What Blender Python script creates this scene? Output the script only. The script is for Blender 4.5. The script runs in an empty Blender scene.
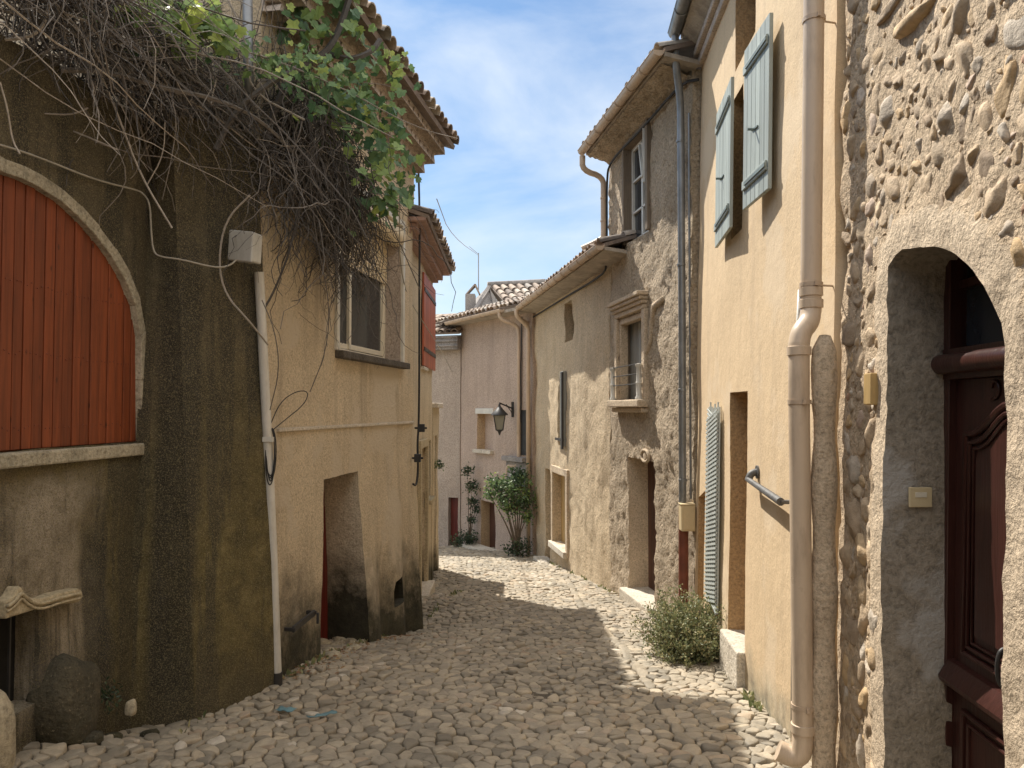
import bpy, math, random
from math import sin, cos, pi, radians, sqrt, atan2
from mathutils import Vector, Matrix, noise
from mathutils.geometry import delaunay_2d_cdt
random.seed(11)
SC = bpy.context.scene
COL = SC.collection
V = Vector

# ------------------------------------------------------------------ camera
F_PX = 760.0
PITCH = math.atan(24/760)
cam = bpy.data.cameras.new('camera'); camo = bpy.data.objects.new('camera', cam); COL.objects.link(camo)
camo.location = (0, 0, 0); camo.rotation_euler = (pi/2+PITCH, 0, 0)
cam.sensor_width = 36; cam.lens = F_PX/1024*36; cam.clip_start = .05; cam.clip_end = 3000
SC.camera = camo
CF = V((0, cos(PITCH), sin(PITCH))); CU = V((0, -sin(PITCH), cos(PITCH))); CR = V((1, 0, 0))
def ray(px, py): return CF + CR*((px-512)/F_PX) - CU*((py-384)/F_PX)
def at(px, py, y):
    d = ray(px, py); return d*(y/d.y)

# ------------------------------------------------------------------ ground height
GC = [(-2.7,3.6,.22),(-2.6,4.2,.2),(-2.5,4.9,.03),(-1.85,6.4,.1),(-1.25,9.5,-.18),(-1.38,12.5,-.1),(-2.6,20.5,-.12),
      (0,5,0),(0,8,-.03),(0,11,-.03),(1,6,0),(1.2,9,0),(.8,13,0),(0,17,0),(1.6,4.2,0),(-1,5,0),(0,1,0),(-1,14.5,0)]
def gz(x, y):
    b = -1.6-.1*y; sw = .6; s = 0
    for cx, cy, dz in GC:
        w = 1/(((x-cx)**2*2+(y-cy)**2)+.08)**2
        s += w*dz; sw += w
    return b+s/sw
def fbm(p, o=3): return noise.fractal(p, 1.0, 2.0, o)

# ------------------------------------------------------------------ mesh builder
class MB:
    def __init__(s): s.v = []; s.f = []; s.m = []; s.t = []; s.cur = .5; s.mi = 0
    def vert(s, p): s.v.append((p[0], p[1], p[2])); s.t.append(s.cur); return len(s.v)-1
    def face(s, idx): s.f.append(tuple(idx)); s.m.append(s.mi)
    def poly(s, pts): s.face([s.vert(p) for p in pts])
    def box(s, o, a, b, c):        # origin corner and three edge vectors
        o = V(o); a = V(a); b = V(b); c = V(c)
        if a.cross(b).dot(c) < 0: a, b = b, a
        i = [s.vert(o+a*x+b*y+c*z) for z in (0, 1) for y in (0, 1) for x in (0, 1)]
        for q in ((0,2,3,1),(4,5,7,6),(0,1,5,4),(2,6,7,3),(0,4,6,2),(1,3,7,5)): s.face([i[k] for k in q])
    def bar(s, p, q, w, h=None, up=V((0,0,1))):
        p = V(p); q = V(q); h = h or w; d = (q-p)
        x = d.cross(up)
        if x.length < 1e-5: x = d.cross(V((1,0,0)))
        x.normalize(); y = x.cross(d).normalized()
        s.box(p-x*w/2-y*h/2, d, x*w, y*h)
    def tube(s, pts, r, n=6, cap=True):
        pts = [V(p) for p in pts]; N = len(pts)
        rs = r if isinstance(r, (list, tuple)) else [r]*N
        T = (pts[1]-pts[0]).normalized()
        X = T.cross(V((0,0,1)));
        if X.length < .05: X = T.cross(V((1,0,0)))
        X.normalize(); rings = []
        for i, p in enumerate(pts):
            if i == 0: t = pts[1]-pts[0]
            elif i == N-1: t = pts[-1]-pts[-2]
            else: t = (pts[i+1]-p).normalized()+(p-pts[i-1]).normalized()
            if t.length < 1e-9: t = T
            t = t.normalized()
            X = X-t*X.dot(t)
            if X.length < 1e-6: X = t.orthogonal()
            X.normalize(); Y = t.cross(X)
            rings.append([s.vert(p+(X*cos(2*pi*k/n)+Y*sin(2*pi*k/n))*rs[i]) for k in range(n)])
        for a, b in zip(rings, rings[1:]):
            for k in range(n): s.face((a[k], a[(k+1)%n], b[(k+1)%n], b[k]))
        if cap: s.face(rings[0][::-1]); s.face(rings[-1])
    def prism(s, poly, d):        # polygon (3D points) extruded by vector d
        d = V(d); a = [s.vert(V(p)) for p in poly]; b = [s.vert(V(p)+d) for p in poly]; n = len(a)
        s.face(a[::-1]); s.face(b)
        for k in range(n): s.face((a[k], a[(k+1)%n], b[(k+1)%n], b[k]))
    def lathe(s, prof, c, ax=V((0,0,1)), n=16):
        c = V(c); ax = V(ax).normalized(); X = ax.orthogonal().normalized(); Y = ax.cross(X)
        rings = [[s.vert(c+ax*h+(X*cos(2*pi*k/n)+Y*sin(2*pi*k/n))*max(r, 1e-4)) for k in range(n)] for r, h in prof]
        for a, b in zip(rings, rings[1:]):
            for k in range(n): s.face((a[k], a[(k+1)%n], b[(k+1)%n], b[k]))
        s.face(rings[0][::-1]); s.face(rings[-1])
    def build(s, name, mats, parent=None, smooth=False, bev=0, kind=None, sub=0, autos=None):
        if not isinstance(mats, (list, tuple)): mats = [mats]
        off = V((0,0,0))
        r = parent
        while r is not None:
            off += r.location; r = r.parent
        me = bpy.data.meshes.new(name)
        me.from_pydata([(x-off.x, y-off.y, z-off.z) for x, y, z in s.v], [], s.f)
        for m in mats: me.materials.append(m)
        me.polygons.foreach_set('material_index', s.m)
        if smooth: me.polygons.foreach_set('use_smooth', [True]*len(s.f))
        a = me.attributes.new('tint', 'FLOAT', 'POINT'); a.data.foreach_set('value', s.t)
        me.validate(); me.update()
        o = bpy.data.objects.new(name, me); COL.objects.link(o)
        if parent is not None: o.parent = parent
        if kind: o['kind'] = kind
        if autos and smooth: me.set_sharp_from_angle(angle=radians(autos))
        if bev:
            b = o.modifiers.new('bevel', 'BEVEL'); b.width = bev; b.segments = 2; b.limit_method = 'ANGLE'; b.angle_limit = radians(40)
            b.harden_normals = False
        return o

def thing(name, label, cat, loc, group=None):
    o = bpy.data.objects.new(name, None); COL.objects.link(o); o.location = loc; o.empty_display_size = .2
    o['label'] = label; o['category'] = cat
    if group: o['group'] = group
    return o
def tag(o, label, cat, group=None):
    o['label'] = label; o['category'] = cat
    if group: o['group'] = group
    return o

# ------------------------------------------------------------------ materials
class NT:
    def __init__(s, name):
        s.m = bpy.data.materials.new(name); s.m.use_nodes = True; s.t = s.m.node_tree; s.t.nodes.clear()
        s.out = s.n('ShaderNodeOutputMaterial'); s.b = s.n('ShaderNodeBsdfPrincipled'); s.l(s.b.outputs[0], s.out.inputs[0])
        s.geo = s.n('ShaderNodeNewGeometry'); s.pos = s.geo.outputs['Position']
    def n(s, t, **k):
        x = s.t.nodes.new(t)
        for a, b in k.items(): setattr(x, a, b)
        return x
    def l(s, a, b): s.t.links.new(a, b)
    def set(s, inp, v):
        if hasattr(v, 'links') or hasattr(v, 'is_linked'): s.l(v, inp)
        else: inp.default_value = v
    def scale(s, vec, sc):
        m = s.n('ShaderNodeMapping'); s.l(vec, m.inputs[0]); m.inputs['Scale'].default_value = sc; return m.outputs[0]
    def noise(s, scale, detail=4, rough=.6, vec=None, dist=0):
        x = s.n('ShaderNodeTexNoise'); s.l(vec or s.pos, x.inputs['Vector']); x.inputs['Scale'].default_value = scale
        x.inputs['Detail'].default_value = detail; x.inputs['Roughness'].default_value = rough; x.inputs['Distortion'].default_value = dist
        return x.outputs[0]
    def voro(s, scale, vec=None, feature='F1', smooth=None):
        x = s.n('ShaderNodeTexVoronoi'); x.feature = feature; s.l(vec or s.pos, x.inputs['Vector']); x.inputs['Scale'].default_value = scale
        return x.outputs['Distance']
    def ramp(s, f, stops):
        r = s.n('ShaderNodeValToRGB'); s.l(f, r.inputs[0]); e = r.color_ramp.elements
        while len(e) < len(stops): e.new(.5)
        for q, (p, c) in zip(e, stops):
            q.position = p
            q.color = (c, c, c, 1) if isinstance(c, (int, float)) else (c[0], c[1], c[2], 1)
        return r.outputs[0]
    def mix(s, f, a, b, mode='MIX'):
        x = s.n('ShaderNodeMix', data_type='RGBA', blend_type=mode)
        s.set(x.inputs[0], f)
        for i, q in ((6, a), (7, b)):
            if isinstance(q, (tuple, list)): q = (q[0], q[1], q[2], 1)
            s.set(x.inputs[i], q)
        return x.outputs[2]
    def math(s, op, a, b=0, clamp=False):
        x = s.n('ShaderNodeMath', operation=op, use_clamp=clamp); s.set(x.inputs[0], a); s.set(x.inputs[1], b); return x.outputs[0]
    def attr(s, name='tint'):
        x = s.n('ShaderNodeAttribute', attribute_name=name); return x.outputs['Fac']
    def bump(s, h, dist, strength=1, prev=None):
        x = s.n('ShaderNodeBump'); s.l(h, x.inputs['Height']); x.inputs['Distance'].default_value = dist; x.inputs['Strength'].default_value = strength
        if prev: s.l(prev, x.inputs['Normal'])
        return x.outputs[0]
    def height(s):               # height above the sloping street
        d = s.n('ShaderNodeVectorMath', operation='DOT_PRODUCT'); s.l(s.pos, d.inputs[0]); d.inputs[1].default_value = (0, .1, 1)
        return s.math('ADD', d.outputs['Value'], 1.6)
    def fin(s, col, rough=.85, normal=None, **k):
        s.set(s.b.inputs['Base Color'], (col[0], col[1], col[2], 1) if isinstance(col, (tuple, list)) else col)
        s.set(s.b.inputs['Roughness'], rough)
        if normal: s.l(normal, s.b.inputs['Normal'])
        for a, v in k.items(): s.set(s.b.inputs[a.replace('_', ' ')], v)
        return s.m

def sc3(c, k): return (c[0]*k, c[1]*k, c[2]*k)
def plaster(name, light, dark, stain, moss=None, mh=(0, .9), grain=60, gd=.004, lump=14, ld=.008, streak=.5, blot=1.1, speck=None, spat=None, peb=0, patch=None, gc=1.0):
    t = NT(name)
    c = t.ramp(t.noise(blot, 7, .65, dist=.4), [(.3, dark), (.5, tuple((a+b)/2 for a, b in zip(light, dark))), (.68, light)])
    c = t.mix(1, c, t.ramp(t.noise(grain, 3, .75), [(.30, 1-.42*gc), (.5, 1.0), (.70, 1+.28*gc)]), 'MULTIPLY')
    st = t.ramp(t.noise(1, 6, .6, t.scale(t.pos, (5, 5, .55))), [(.5, 0), (.72, 1)])
    c = t.mix(t.math('MULTIPLY', st, streak), c, stain)
    if patch:
        c = t.mix(t.ramp(t.noise(.9, 5, .6, t.scale(t.pos, (1.3, 1.3, 1.0))), [(.53, 0), (.58, 1)]), c, patch)
    if moss:
        h = t.height()
        f = t.math('SUBTRACT', h, t.math('MULTIPLY', t.math('SUBTRACT', t.noise(2.6, 6, .7), .5), 2.2*(mh[1]-mh[0])))
        mr = t.n('ShaderNodeMapRange'); t.l(f, mr.inputs[0]); mr.inputs[1].default_value = mh[1]; mr.inputs[2].default_value = mh[0]
        mr.inputs[3].default_value = 0; mr.inputs[4].default_value = 1
        mc = t.ramp(t.noise(7, 5, .7), [(.35, sc3(moss, .45)), (.6, moss), (.8, sc3(moss, 1.7))])
        c = t.mix(mr.outputs[0], c, mc)
    if speck:
        c = t.mix(t.ramp(t.noise(48, 3, .8), [(.60, 0), (.70, .75)]), c, speck)
    n = t.bump(t.noise(lump, 5, .6), ld*2.4)
    if peb: n = t.bump(t.voro(peb, feature='SMOOTH_F1'), -gd*1.8, prev=n)
    n = t.bump(t.noise(grain, 4, .75), gd*2.2, prev=n)
    return t.fin(c, .93, n)
def plain(name, c, rough=.6, var=.2, scale=6, metal=0, bd=.001, grime=None, gs=.5):
    t = NT(name)
    col = t.mix(1, c, t.ramp(t.noise(scale, 6, .65), [(.3, 1-var), (.7, 1+var)]), 'MULTIPLY')
    if grime: col = t.mix(t.math('MULTIPLY', t.ramp(t.noise(1, 6, .7, t.scale(t.pos, (9, 9, 2))), [(.48, 0), (.68, 1)]), gs), col, grime)
    n = t.bump(t.noise(scale*9, 4, .6), bd*2)
    r = t.ramp(t.noise(scale*1.7, 4), [(.3, max(0, rough-.1)), (.7, min(1, rough+.12))])
    return t.fin(col, r, n, Metallic=metal)
def wood(name, c, rough=.55, knots=True, axis='z', var=.35, tint=True):
    t = NT(name)
    s = (38, 38, 2.2) if axis == 'z' else (2.2, 2.2, 38)
    g = t.noise(1, 5, .6, t.scale(t.pos, s), .6)
    col = t.mix(1, c, t.ramp(g, [(.3, 1-var), (.7, 1+var*.6)]), 'MULTIPLY')
    if tint: col = t.mix(1, col, t.ramp(t.attr(), [(0, .78), (1, 1.18)]), 'MULTIPLY')
    if knots: col = t.mix(t.ramp(t.voro(5.5, t.scale(t.pos, (2.4, 2.4, 1))), [(.07, .85), (.13, 0)]), col, sc3(c, .3))
    col = t.mix(t.ramp(t.noise(3, 6, .7), [(.55, 0), (.8, .5)]), col, sc3(c, .5))
    return t.fin(col, rough, t.bump(g, .002))
def stonemat(name, stops, scale=12, bd=.004, moss=None):
    t = NT(name)
    c = t.ramp(t.attr(), stops)
    c = t.mix(1, c, t.ramp(t.noise(scale, 6, .7), [(.25, .6), (.5, 1), (.8, 1.35)]), 'MULTIPLY')
    c = t.mix(t.ramp(t.noise(scale*4, 3, .7), [(.55, 0), (.8, .45)]), c, (.16, .13, .10))
    if moss: c = t.mix(t.ramp(t.noise(1.1, 5, .7), [(.5, 0), (.75, .6)]), c, moss)
    n = t.bump(t.noise(scale*2, 6, .7), bd*2.5)
    return t.fin(c, .8 if not moss else t.ramp(t.noise(5, 5, .7), [(.35, .55), (.7, .95)]), n)
def leafmat(name, stops, trans=.35):
    t = NT(name)
    c = t.ramp(t.attr(), stops)
    c = t.mix(1, c, t.ramp(t.noise(25, 3), [(.3, .75), (.7, 1.2)]), 'MULTIPLY')
    t.fin(c, .5)
    tr = t.n('ShaderNodeBsdfTranslucent'); t.l(c, tr.inputs[0])
    mx = t.n('ShaderNodeMixShader'); mx.inputs[0].default_value = trans
    t.l(t.b.outputs[0], mx.inputs[1]); t.l(tr.outputs[0], mx.inputs[2]); t.l(mx.outputs[0], t.out.inputs[0])
    return t.m

M = {}
M['b2'] = plaster('beige_roughcast', (.66,.545,.385), (.54,.44,.305), (.37,.30,.215), moss=(.075,.068,.04), mh=(.2,.95), grain=60, gd=.006, lump=18, ld=.008, streak=.75, blot=1.6, patch=(.60,.505,.375))
M['b2up'] = plaster('pale_plaster', (.62,.55,.45), (.52,.46,.38), (.34,.31,.27), grain=60, streak=.5)
def mossywall():
    t = NT('mossy_plaster'); N_ = t.noise
    sep = t.n('ShaderNodeSeparateXYZ'); t.l(t.pos, sep.inputs[0]); Y, Z = sep.outputs[1], sep.outputs[2]
    def sm(v, a, b, amp, sc):
        v = t.math('ADD', v, t.math('MULTIPLY', t.math('SUBTRACT', N_(sc, 6, .7), .5), amp))
        m = t.n('ShaderNodeMapRange'); m.interpolation_type = 'SMOOTHSTEP'; t.l(v, m.inputs[0]); m.inputs[1].default_value = a; m.inputs[2].default_value = b; return m.outputs[0]
    c = t.ramp(N_(1.7, 8, .7, dist=.5), [(.32, (.085, .070, .043)), (.5, (.155, .127, .078)), (.68, (.26, .215, .135))])
    olive = t.ramp(N_(5, 6, .75), [(.35, (.085, .068, .022)), (.53, (.235, .185, .06)), (.68, (.42, .34, .14))])
    c = t.mix(t.math('MULTIPLY', sm(Z, .7, -1.0, 1.8, 1.6), .85), c, olive)
    pale = t.ramp(N_(3.2, 8, .75, dist=.3), [(.34, (.26, .215, .15)), (.46, (.50, .42, .31)), (.60, (.72, .62, .48))])
    pm = t.math('MULTIPLY', sm(Y, 4.85, 4.35, .9, 1.8), sm(Z, -.25, -.50, .5, 2.5)); c = t.mix(pm, c, pale)
    st = t.ramp(N_(1, 7, .65, t.scale(t.pos, (4.2, 4.2, .35))), [(.50, 0), (.56, 1)])
    c = t.mix(t.math('MULTIPLY', st, .7), c, (.05, .047, .038))
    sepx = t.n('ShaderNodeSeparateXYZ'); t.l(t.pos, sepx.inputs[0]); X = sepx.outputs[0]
    f1 = t.math('MULTIPLY', sm(X, -2.42, -2.33, .10, 3), t.math('MULTIPLY', sm(Y, 5.26, 5.18, .02, 3), sm(Z, 1.4, .9, .8, 2)))  # dark grey stain that also puts the buttress front's shade into its colour
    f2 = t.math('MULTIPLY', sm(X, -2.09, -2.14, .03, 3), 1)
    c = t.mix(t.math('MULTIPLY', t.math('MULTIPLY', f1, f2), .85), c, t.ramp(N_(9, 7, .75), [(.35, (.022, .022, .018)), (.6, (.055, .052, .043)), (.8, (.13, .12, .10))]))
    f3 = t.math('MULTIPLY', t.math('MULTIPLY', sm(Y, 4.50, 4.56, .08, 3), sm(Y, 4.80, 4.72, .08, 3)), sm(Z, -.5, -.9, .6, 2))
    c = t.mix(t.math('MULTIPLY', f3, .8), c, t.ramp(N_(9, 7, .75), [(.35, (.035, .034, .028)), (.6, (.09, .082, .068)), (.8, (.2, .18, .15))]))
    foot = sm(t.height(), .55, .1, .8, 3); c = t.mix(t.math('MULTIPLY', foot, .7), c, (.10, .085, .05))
    c = t.mix(t.ramp(N_(120, 3, .85), [(.50, 0), (.64, .85)]), c, (.46, .38, .20))
    c = t.mix(t.ramp(N_(26, 5, .8), [(.56, 0), (.66, .5)]), c, (.30, .26, .13))
    c = t.mix(t.ramp(N_(150, 3, .85), [(.36, .7), (.48, 0)]), c, (.03, .028, .02))
    n = t.bump(N_(16, 6, .65), .05); n = t.bump(N_(60, 4, .8), .03, prev=n)
    return t.fin(c, .95, n)
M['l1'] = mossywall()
M['jamb'] = plaster('doorway_render', (.58,.50,.38), (.45,.38,.28), (.3,.25,.18), moss=(.04,.036,.022), mh=(.4,1.0), grain=55, gd=.003)
M['b3'] = plaster('warm_plaster', (.62,.52,.37), (.5,.41,.28), (.3,.25,.17), moss=(.1,.09,.05), mh=(.1,.6), grain=60)
M['ochre'] = plaster('ochre_render', (.71,.54,.34), (.63,.475,.295), (.53,.40,.26), moss=(.36,.32,.23), mh=(-.02,.3), grain=60, gd=.0012, lump=8, ld=.0028, streak=.7, blot=1.3, gc=.35, patch=(.68,.535,.36))
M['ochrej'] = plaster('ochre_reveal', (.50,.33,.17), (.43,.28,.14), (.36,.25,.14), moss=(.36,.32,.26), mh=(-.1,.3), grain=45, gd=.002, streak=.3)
M['grey'] = plaster('grey_roughcast', (.62,.50,.36), (.43,.34,.235), (.29,.23,.16), grain=34, gd=.016, lump=9, ld=.018, streak=.5, blot=1.7, peb=26)
M['greylow'] = plaster('sandy_roughcast', (.66,.53,.36), (.55,.43,.285), (.40,.32,.22), grain=36, gd=.012, lump=8, ld=.014, streak=.5, blot=1.2)
M['pink'] = plaster('pink_render', (.50,.39,.315), (.42,.325,.26), (.30,.235,.19), grain=40, gd=.004, streak=.5)
M['pale'] = plaster('pale_render', (.47,.395,.33), (.38,.315,.265), (.27,.23,.20), grain=40, gd=.004, streak=.5)
M['annex'] = plaster('sand_render', (.52,.38,.24), (.44,.32,.2), (.3,.22,.15), grain=40)
M['gable'] = plaster('grey_cement', (.36,.33,.30), (.25,.23,.22), (.13,.12,.12), grain=30, streak=.8)
M['mortar'] = plaster('sandy_mortar', (.64,.50,.345), (.51,.39,.262), (.36,.275,.185), grain=42, gd=.008, lump=13, ld=.016, streak=.4, blot=2.2)
M['trim'] = plaster('smooth_arch_render', (.62,.50,.36), (.50,.395,.28), (.36,.28,.19), grain=48, gd=.005, lump=10, ld=.01, streak=.4, blot=2.6)
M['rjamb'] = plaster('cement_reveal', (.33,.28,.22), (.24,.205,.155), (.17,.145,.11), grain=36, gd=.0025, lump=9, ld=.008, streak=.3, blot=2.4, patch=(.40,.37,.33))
M['stone'] = plaster('carved_stone', (.50,.42,.28), (.36,.30,.19), (.2,.17,.11), grain=50, gd=.003, lump=20, ld=.004, streak=.5)
M['archstone'] = plaster('arch_stone', (.56,.50,.38), (.36,.32,.235), (.14,.13,.09), grain=45, gd=.006, lump=16, ld=.01, streak=.6, blot=3)
M['sill'] = plaster('dark_stone_sill', (.13,.11,.085), (.07,.06,.05), (.04,.035,.03), grain=40, gd=.006, lump=22, ld=.012)
M['white_stone'] = plaster('pale_step_stone', (.66,.60,.50), (.54,.48,.39), (.35,.3,.24), grain=40, gd=.004)
M['rock'] = plaster('mossy_rock', (.13,.11,.07), (.06,.053,.033), (.035,.035,.022), moss=(.05,.047,.02), mh=(0,.4), grain=40, gd=.008, lump=14, ld=.02, speck=(.32,.27,.18))
M['palerock'] = plaster('pale_rock', (.45,.39,.28), (.3,.26,.18), (.2,.17,.12), grain=30, gd=.004)
M['redwood'] = wood('red_painted_planks', (.225,.052,.015), .55)
M['redshut'] = wood('red_shutter_paint', (.40,.11,.06), .55)
M['reddoor'] = wood('dark_red_door', (.13,.018,.012), .5)
M['brown'] = wood('dark_varnished_wood', (.05,.017,.013), .30, knots=False, tint=False)
M['browndoor'] = wood('brown_door_wood', (.10,.045,.03), .5)
M['timber'] = wood('weathered_timber', (.22,.17,.12), .85)
M['bluewood'] = wood('blue_grey_shutter_paint', (.37,.415,.385), .55, knots=False, var=.18)
M['trellis'] = wood('faded_lattice_paint', (.52,.56,.54), .6, knots=False, var=.2)
M['blueback'] = plain('grey_green_metalwork', (.16,.2,.19), .5)
M['greywood'] = wood('grey_shutter_paint', (.32,.32,.29), .7, knots=False)
M['yellowwood'] = wood('yellow_ochre_paint', (.45,.3,.12), .6)
M['whiteframe'] = plain('cream_pvc', (.72,.66,.53), .4, .06)
M['whitepaint'] = plain('chipped_white_paint', (.62,.6,.54), .5, .12)
M['roller'] = plain('cream_roller_shutter', (.66,.55,.37), .5, .08)
M['glass'] = plain('window_glass', (.035,.04,.045), .06, .1, bd=0)
M['curtain'] = plain('net_curtain', (.16,.16,.15), .9, .15, 14)
M['dark'] = plain('dark_interior', (.012,.011,.010), .9)
M['pvc'] = plain('sand_pvc_pipe', (.60,.475,.35), .36, .05, 3, bd=.0003, grime=(.30,.22,.15), gs=.55)
M['pvc2'] = plain('faded_sand_gutter', (.52,.40,.29), .45, .1, 4, grime=(.3,.24,.18))
M['zinc'] = plain('zinc_pipe', (.24,.25,.26), .42, .2, 5, .5, grime=(.12,.12,.11))
M['whitepipe'] = plain('white_conduit', (.62,.60,.55), .45, .08, 5, grime=(.3,.27,.2))
M['rustpipe'] = plain('red_brown_iron_pipe', (.17,.05,.028), .6, .3, 8)
M['iron'] = plain('dark_iron', (.03,.028,.027), .5, .2)
M['galv'] = plain('weathered_rail_metal', (.13,.13,.13), .55, .3, 12, .4)
M['cable'] = plain('black_cable', (.02,.02,.022), .6)
M['lcable'] = plain('grey_cable', (.36,.33,.27), .6)
M['boxpl'] = plain('cream_box_plastic', (.62,.50,.30), .5, .06)
M['boxgrey'] = plain('weathered_box_plastic', (.46,.45,.41), .55, .15, grime=(.2,.18,.14))
M['soffit'] = plain('cement_soffit', (.44,.38,.31), .9, .3, 4, bd=.012, grime=(.2,.165,.13))
M['genoise'] = plaster('cornice_render', (.58,.49,.41), (.43,.36,.30), (.24,.2,.17), grain=40, gd=.004, streak=.5)
M['lime'] = plain('dark_eave_void', (.05,.04,.035), .9)
M['tile'] = stonemat('canal_tile', [(0,(.14,.115,.10)),(.3,(.25,.19,.15)),(.6,(.36,.28,.22)),(.85,(.48,.42,.35)),(1,(.22,.205,.19))], 9, .004)
M['redtile'] = stonemat('reddish_flat_tile', [(0,(.27,.17,.14)),(.5,(.34,.22,.18)),(1,(.41,.29,.24))], 9, .003)
M['cobble'] = stonemat('cobblestone', [(0,(.20,.175,.135)),(.3,(.31,.27,.205)),(.6,(.38,.325,.245)),(.85,(.44,.37,.27)),(.94,(.37,.285,.20)),(1,(.56,.50,.41))], 10, .004, moss=(.17,.145,.105))
M['joint'] = plaster('joint_grit', (.22,.185,.14), (.15,.125,.09), (.09,.075,.055), grain=60, gd=.01, lump=20, ld=.01)
M['walstone'] = stonemat('river_stone', [(0,(.30,.22,.145)),(.22,(.46,.345,.225)),(.5,(.60,.455,.30)),(.66,(.52,.36,.19)),(.82,(.43,.355,.27)),(.95,(.60,.52,.42)),(1,(.46,.27,.17))], 16, .004)
M['dirt'] = plaster('dry_ground', (.26,.22,.15), (.18,.15,.1), (.12,.1,.07), grain=30)
M['twig'] = stonemat('dry_vine_stem', [(0,(.05,.044,.04)),(.45,(.13,.115,.102)),(.8,(.29,.255,.22)),(1,(.44,.39,.33))], 30, .001)
M['vleaf'] = leafmat('vine_leaf', [(0,(.06,.13,.065)),(.45,(.13,.23,.09)),(.8,(.25,.36,.10)),(.96,(.45,.52,.12)),(1,(.45,.25,.10))])
M['bushleaf'] = leafmat('dry_herb_leaf', [(0,(.11,.14,.06)),(.5,(.23,.255,.12)),(.85,(.38,.36,.18)),(1,(.46,.39,.22))], .25)
M['shrub'] = leafmat('shrub_leaf', [(0,(.05,.09,.05)),(.5,(.13,.21,.09)),(.85,(.25,.36,.12)),(1,(.42,.5,.14))], .3)
M['climb'] = leafmat('dark_climber_leaf', [(0,(.025,.045,.026)),(.6,(.06,.095,.045)),(1,(.14,.18,.08))], .25)
M['bark'] = plain('bark', (.12,.09,.065), .9, .3, 20)
M['pot'] = plain('terracotta', (.36,.15,.09), .8)
M['rag'] = plain('turquoise_plastic', (.13,.24,.27), .5)
M['litter'] = stonemat('fallen_leaf', [(0,(.16,.08,.04)),(.5,(.25,.14,.07)),(1,(.33,.24,.12))], 20, .001)
M['lampglass'] = plain('lantern_glass', (.22,.21,.17), .12, .05)
M['steel'] = plain('antenna_metal', (.3,.3,.3), .4, .1, 5, .6)

# ------------------------------------------------------------------ walls
class Wall:
    """vertical (or slightly leaning) wall plane; n points to the street"""
    def __init__(s, p0, p1, side, lean=0, piv=-2.2):
        s.U = V((p1[0]-p0[0], p1[1]-p0[1], 0)); s.L = s.U.length; s.U.normalize()
        nh = V((-s.U.y, s.U.x, 0))*side
        s.Vv = (V((0,0,1))-nh*lean); s.O = V((p0[0], p0[1], 0))+nh*lean*piv
        s.N = s.Vv.cross(s.U).normalized()
        if s.N.dot(nh) < 0: s.N = -s.N
        s.nh = nh
    def P(s, u, v, w=0): return s.O+s.U*u+s.Vv*v+s.N*w
    def uv(s, px, py, w=0):
        d = ray(px, py); o = s.O+s.N*w
        k = o.dot(s.N)/d.dot(s.N); q = d*k-o
        v = q.z/s.Vv.z; u = (q-s.Vv*v).dot(s.U)
        return u, v
    def rect(s, a, b):
        (u0, v0), (u1, v1) = s.uv(*a), s.uv(*b)
        u0, u1 = sorted((u0, u1)); v0, v1 = sorted((v0, v1)); return u0, u1, v0, v1
    def box(s, mb, u0, u1, v0, v1, w0, w1):
        mb.box(s.P(u0, v0, w0), s.U*(u1-u0), s.Vv*(v1-v0), s.N*(w1-w0))
    def ground(s, u):
        p = s.P(u, -2.5); return gz(p.x, p.y)

def inpoly(x, y, P):
    c = False; j = len(P)-1
    for i in range(len(P)):
        if (P[i][1] > y) != (P[j][1] > y) and x < (P[j][0]-P[i][0])*(y-P[i][1])/(P[j][1]-P[i][1])+P[i][0]: c = not c
        j = i
    return c
def pdist(x, y, P):
    best = 9; n = len(P)
    for i in range(n):
        ax, ay = P[i]; bx, by = P[(i+1) % n]; dx = bx-ax; dy = by-ay; L = dx*dx+dy*dy or 1e-9
        t = max(0, min(1, ((x-ax)*dx+(y-ay)*dy)/L)); d = (x-ax-t*dx)**2+(y-ay-t*dy)**2
        if d < best: best = d
    return sqrt(best)
def densify(P, st, jit=0):
    out = []; n = len(P)
    for i in range(n):
        a = P[i]; b = P[(i+1) % n]; L = math.hypot(b[0]-a[0], b[1]-a[1]); k = max(1, int(L/st))
        for j in range(k):
            t = j/k; x = a[0]+(b[0]-a[0])*t; y = a[1]+(b[1]-a[1])*t
            if jit: q = V((x*9, y*9, i*3.1)); x += jit*noise.noise(q); y += jit*noise.noise(q+V((5, 7, 3)))
            out.append((x, y))
    return out
def R(u0, u1, v0, v1): return [(u0, v0), (u1, v0), (u1, v1), (u0, v1)]

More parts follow.
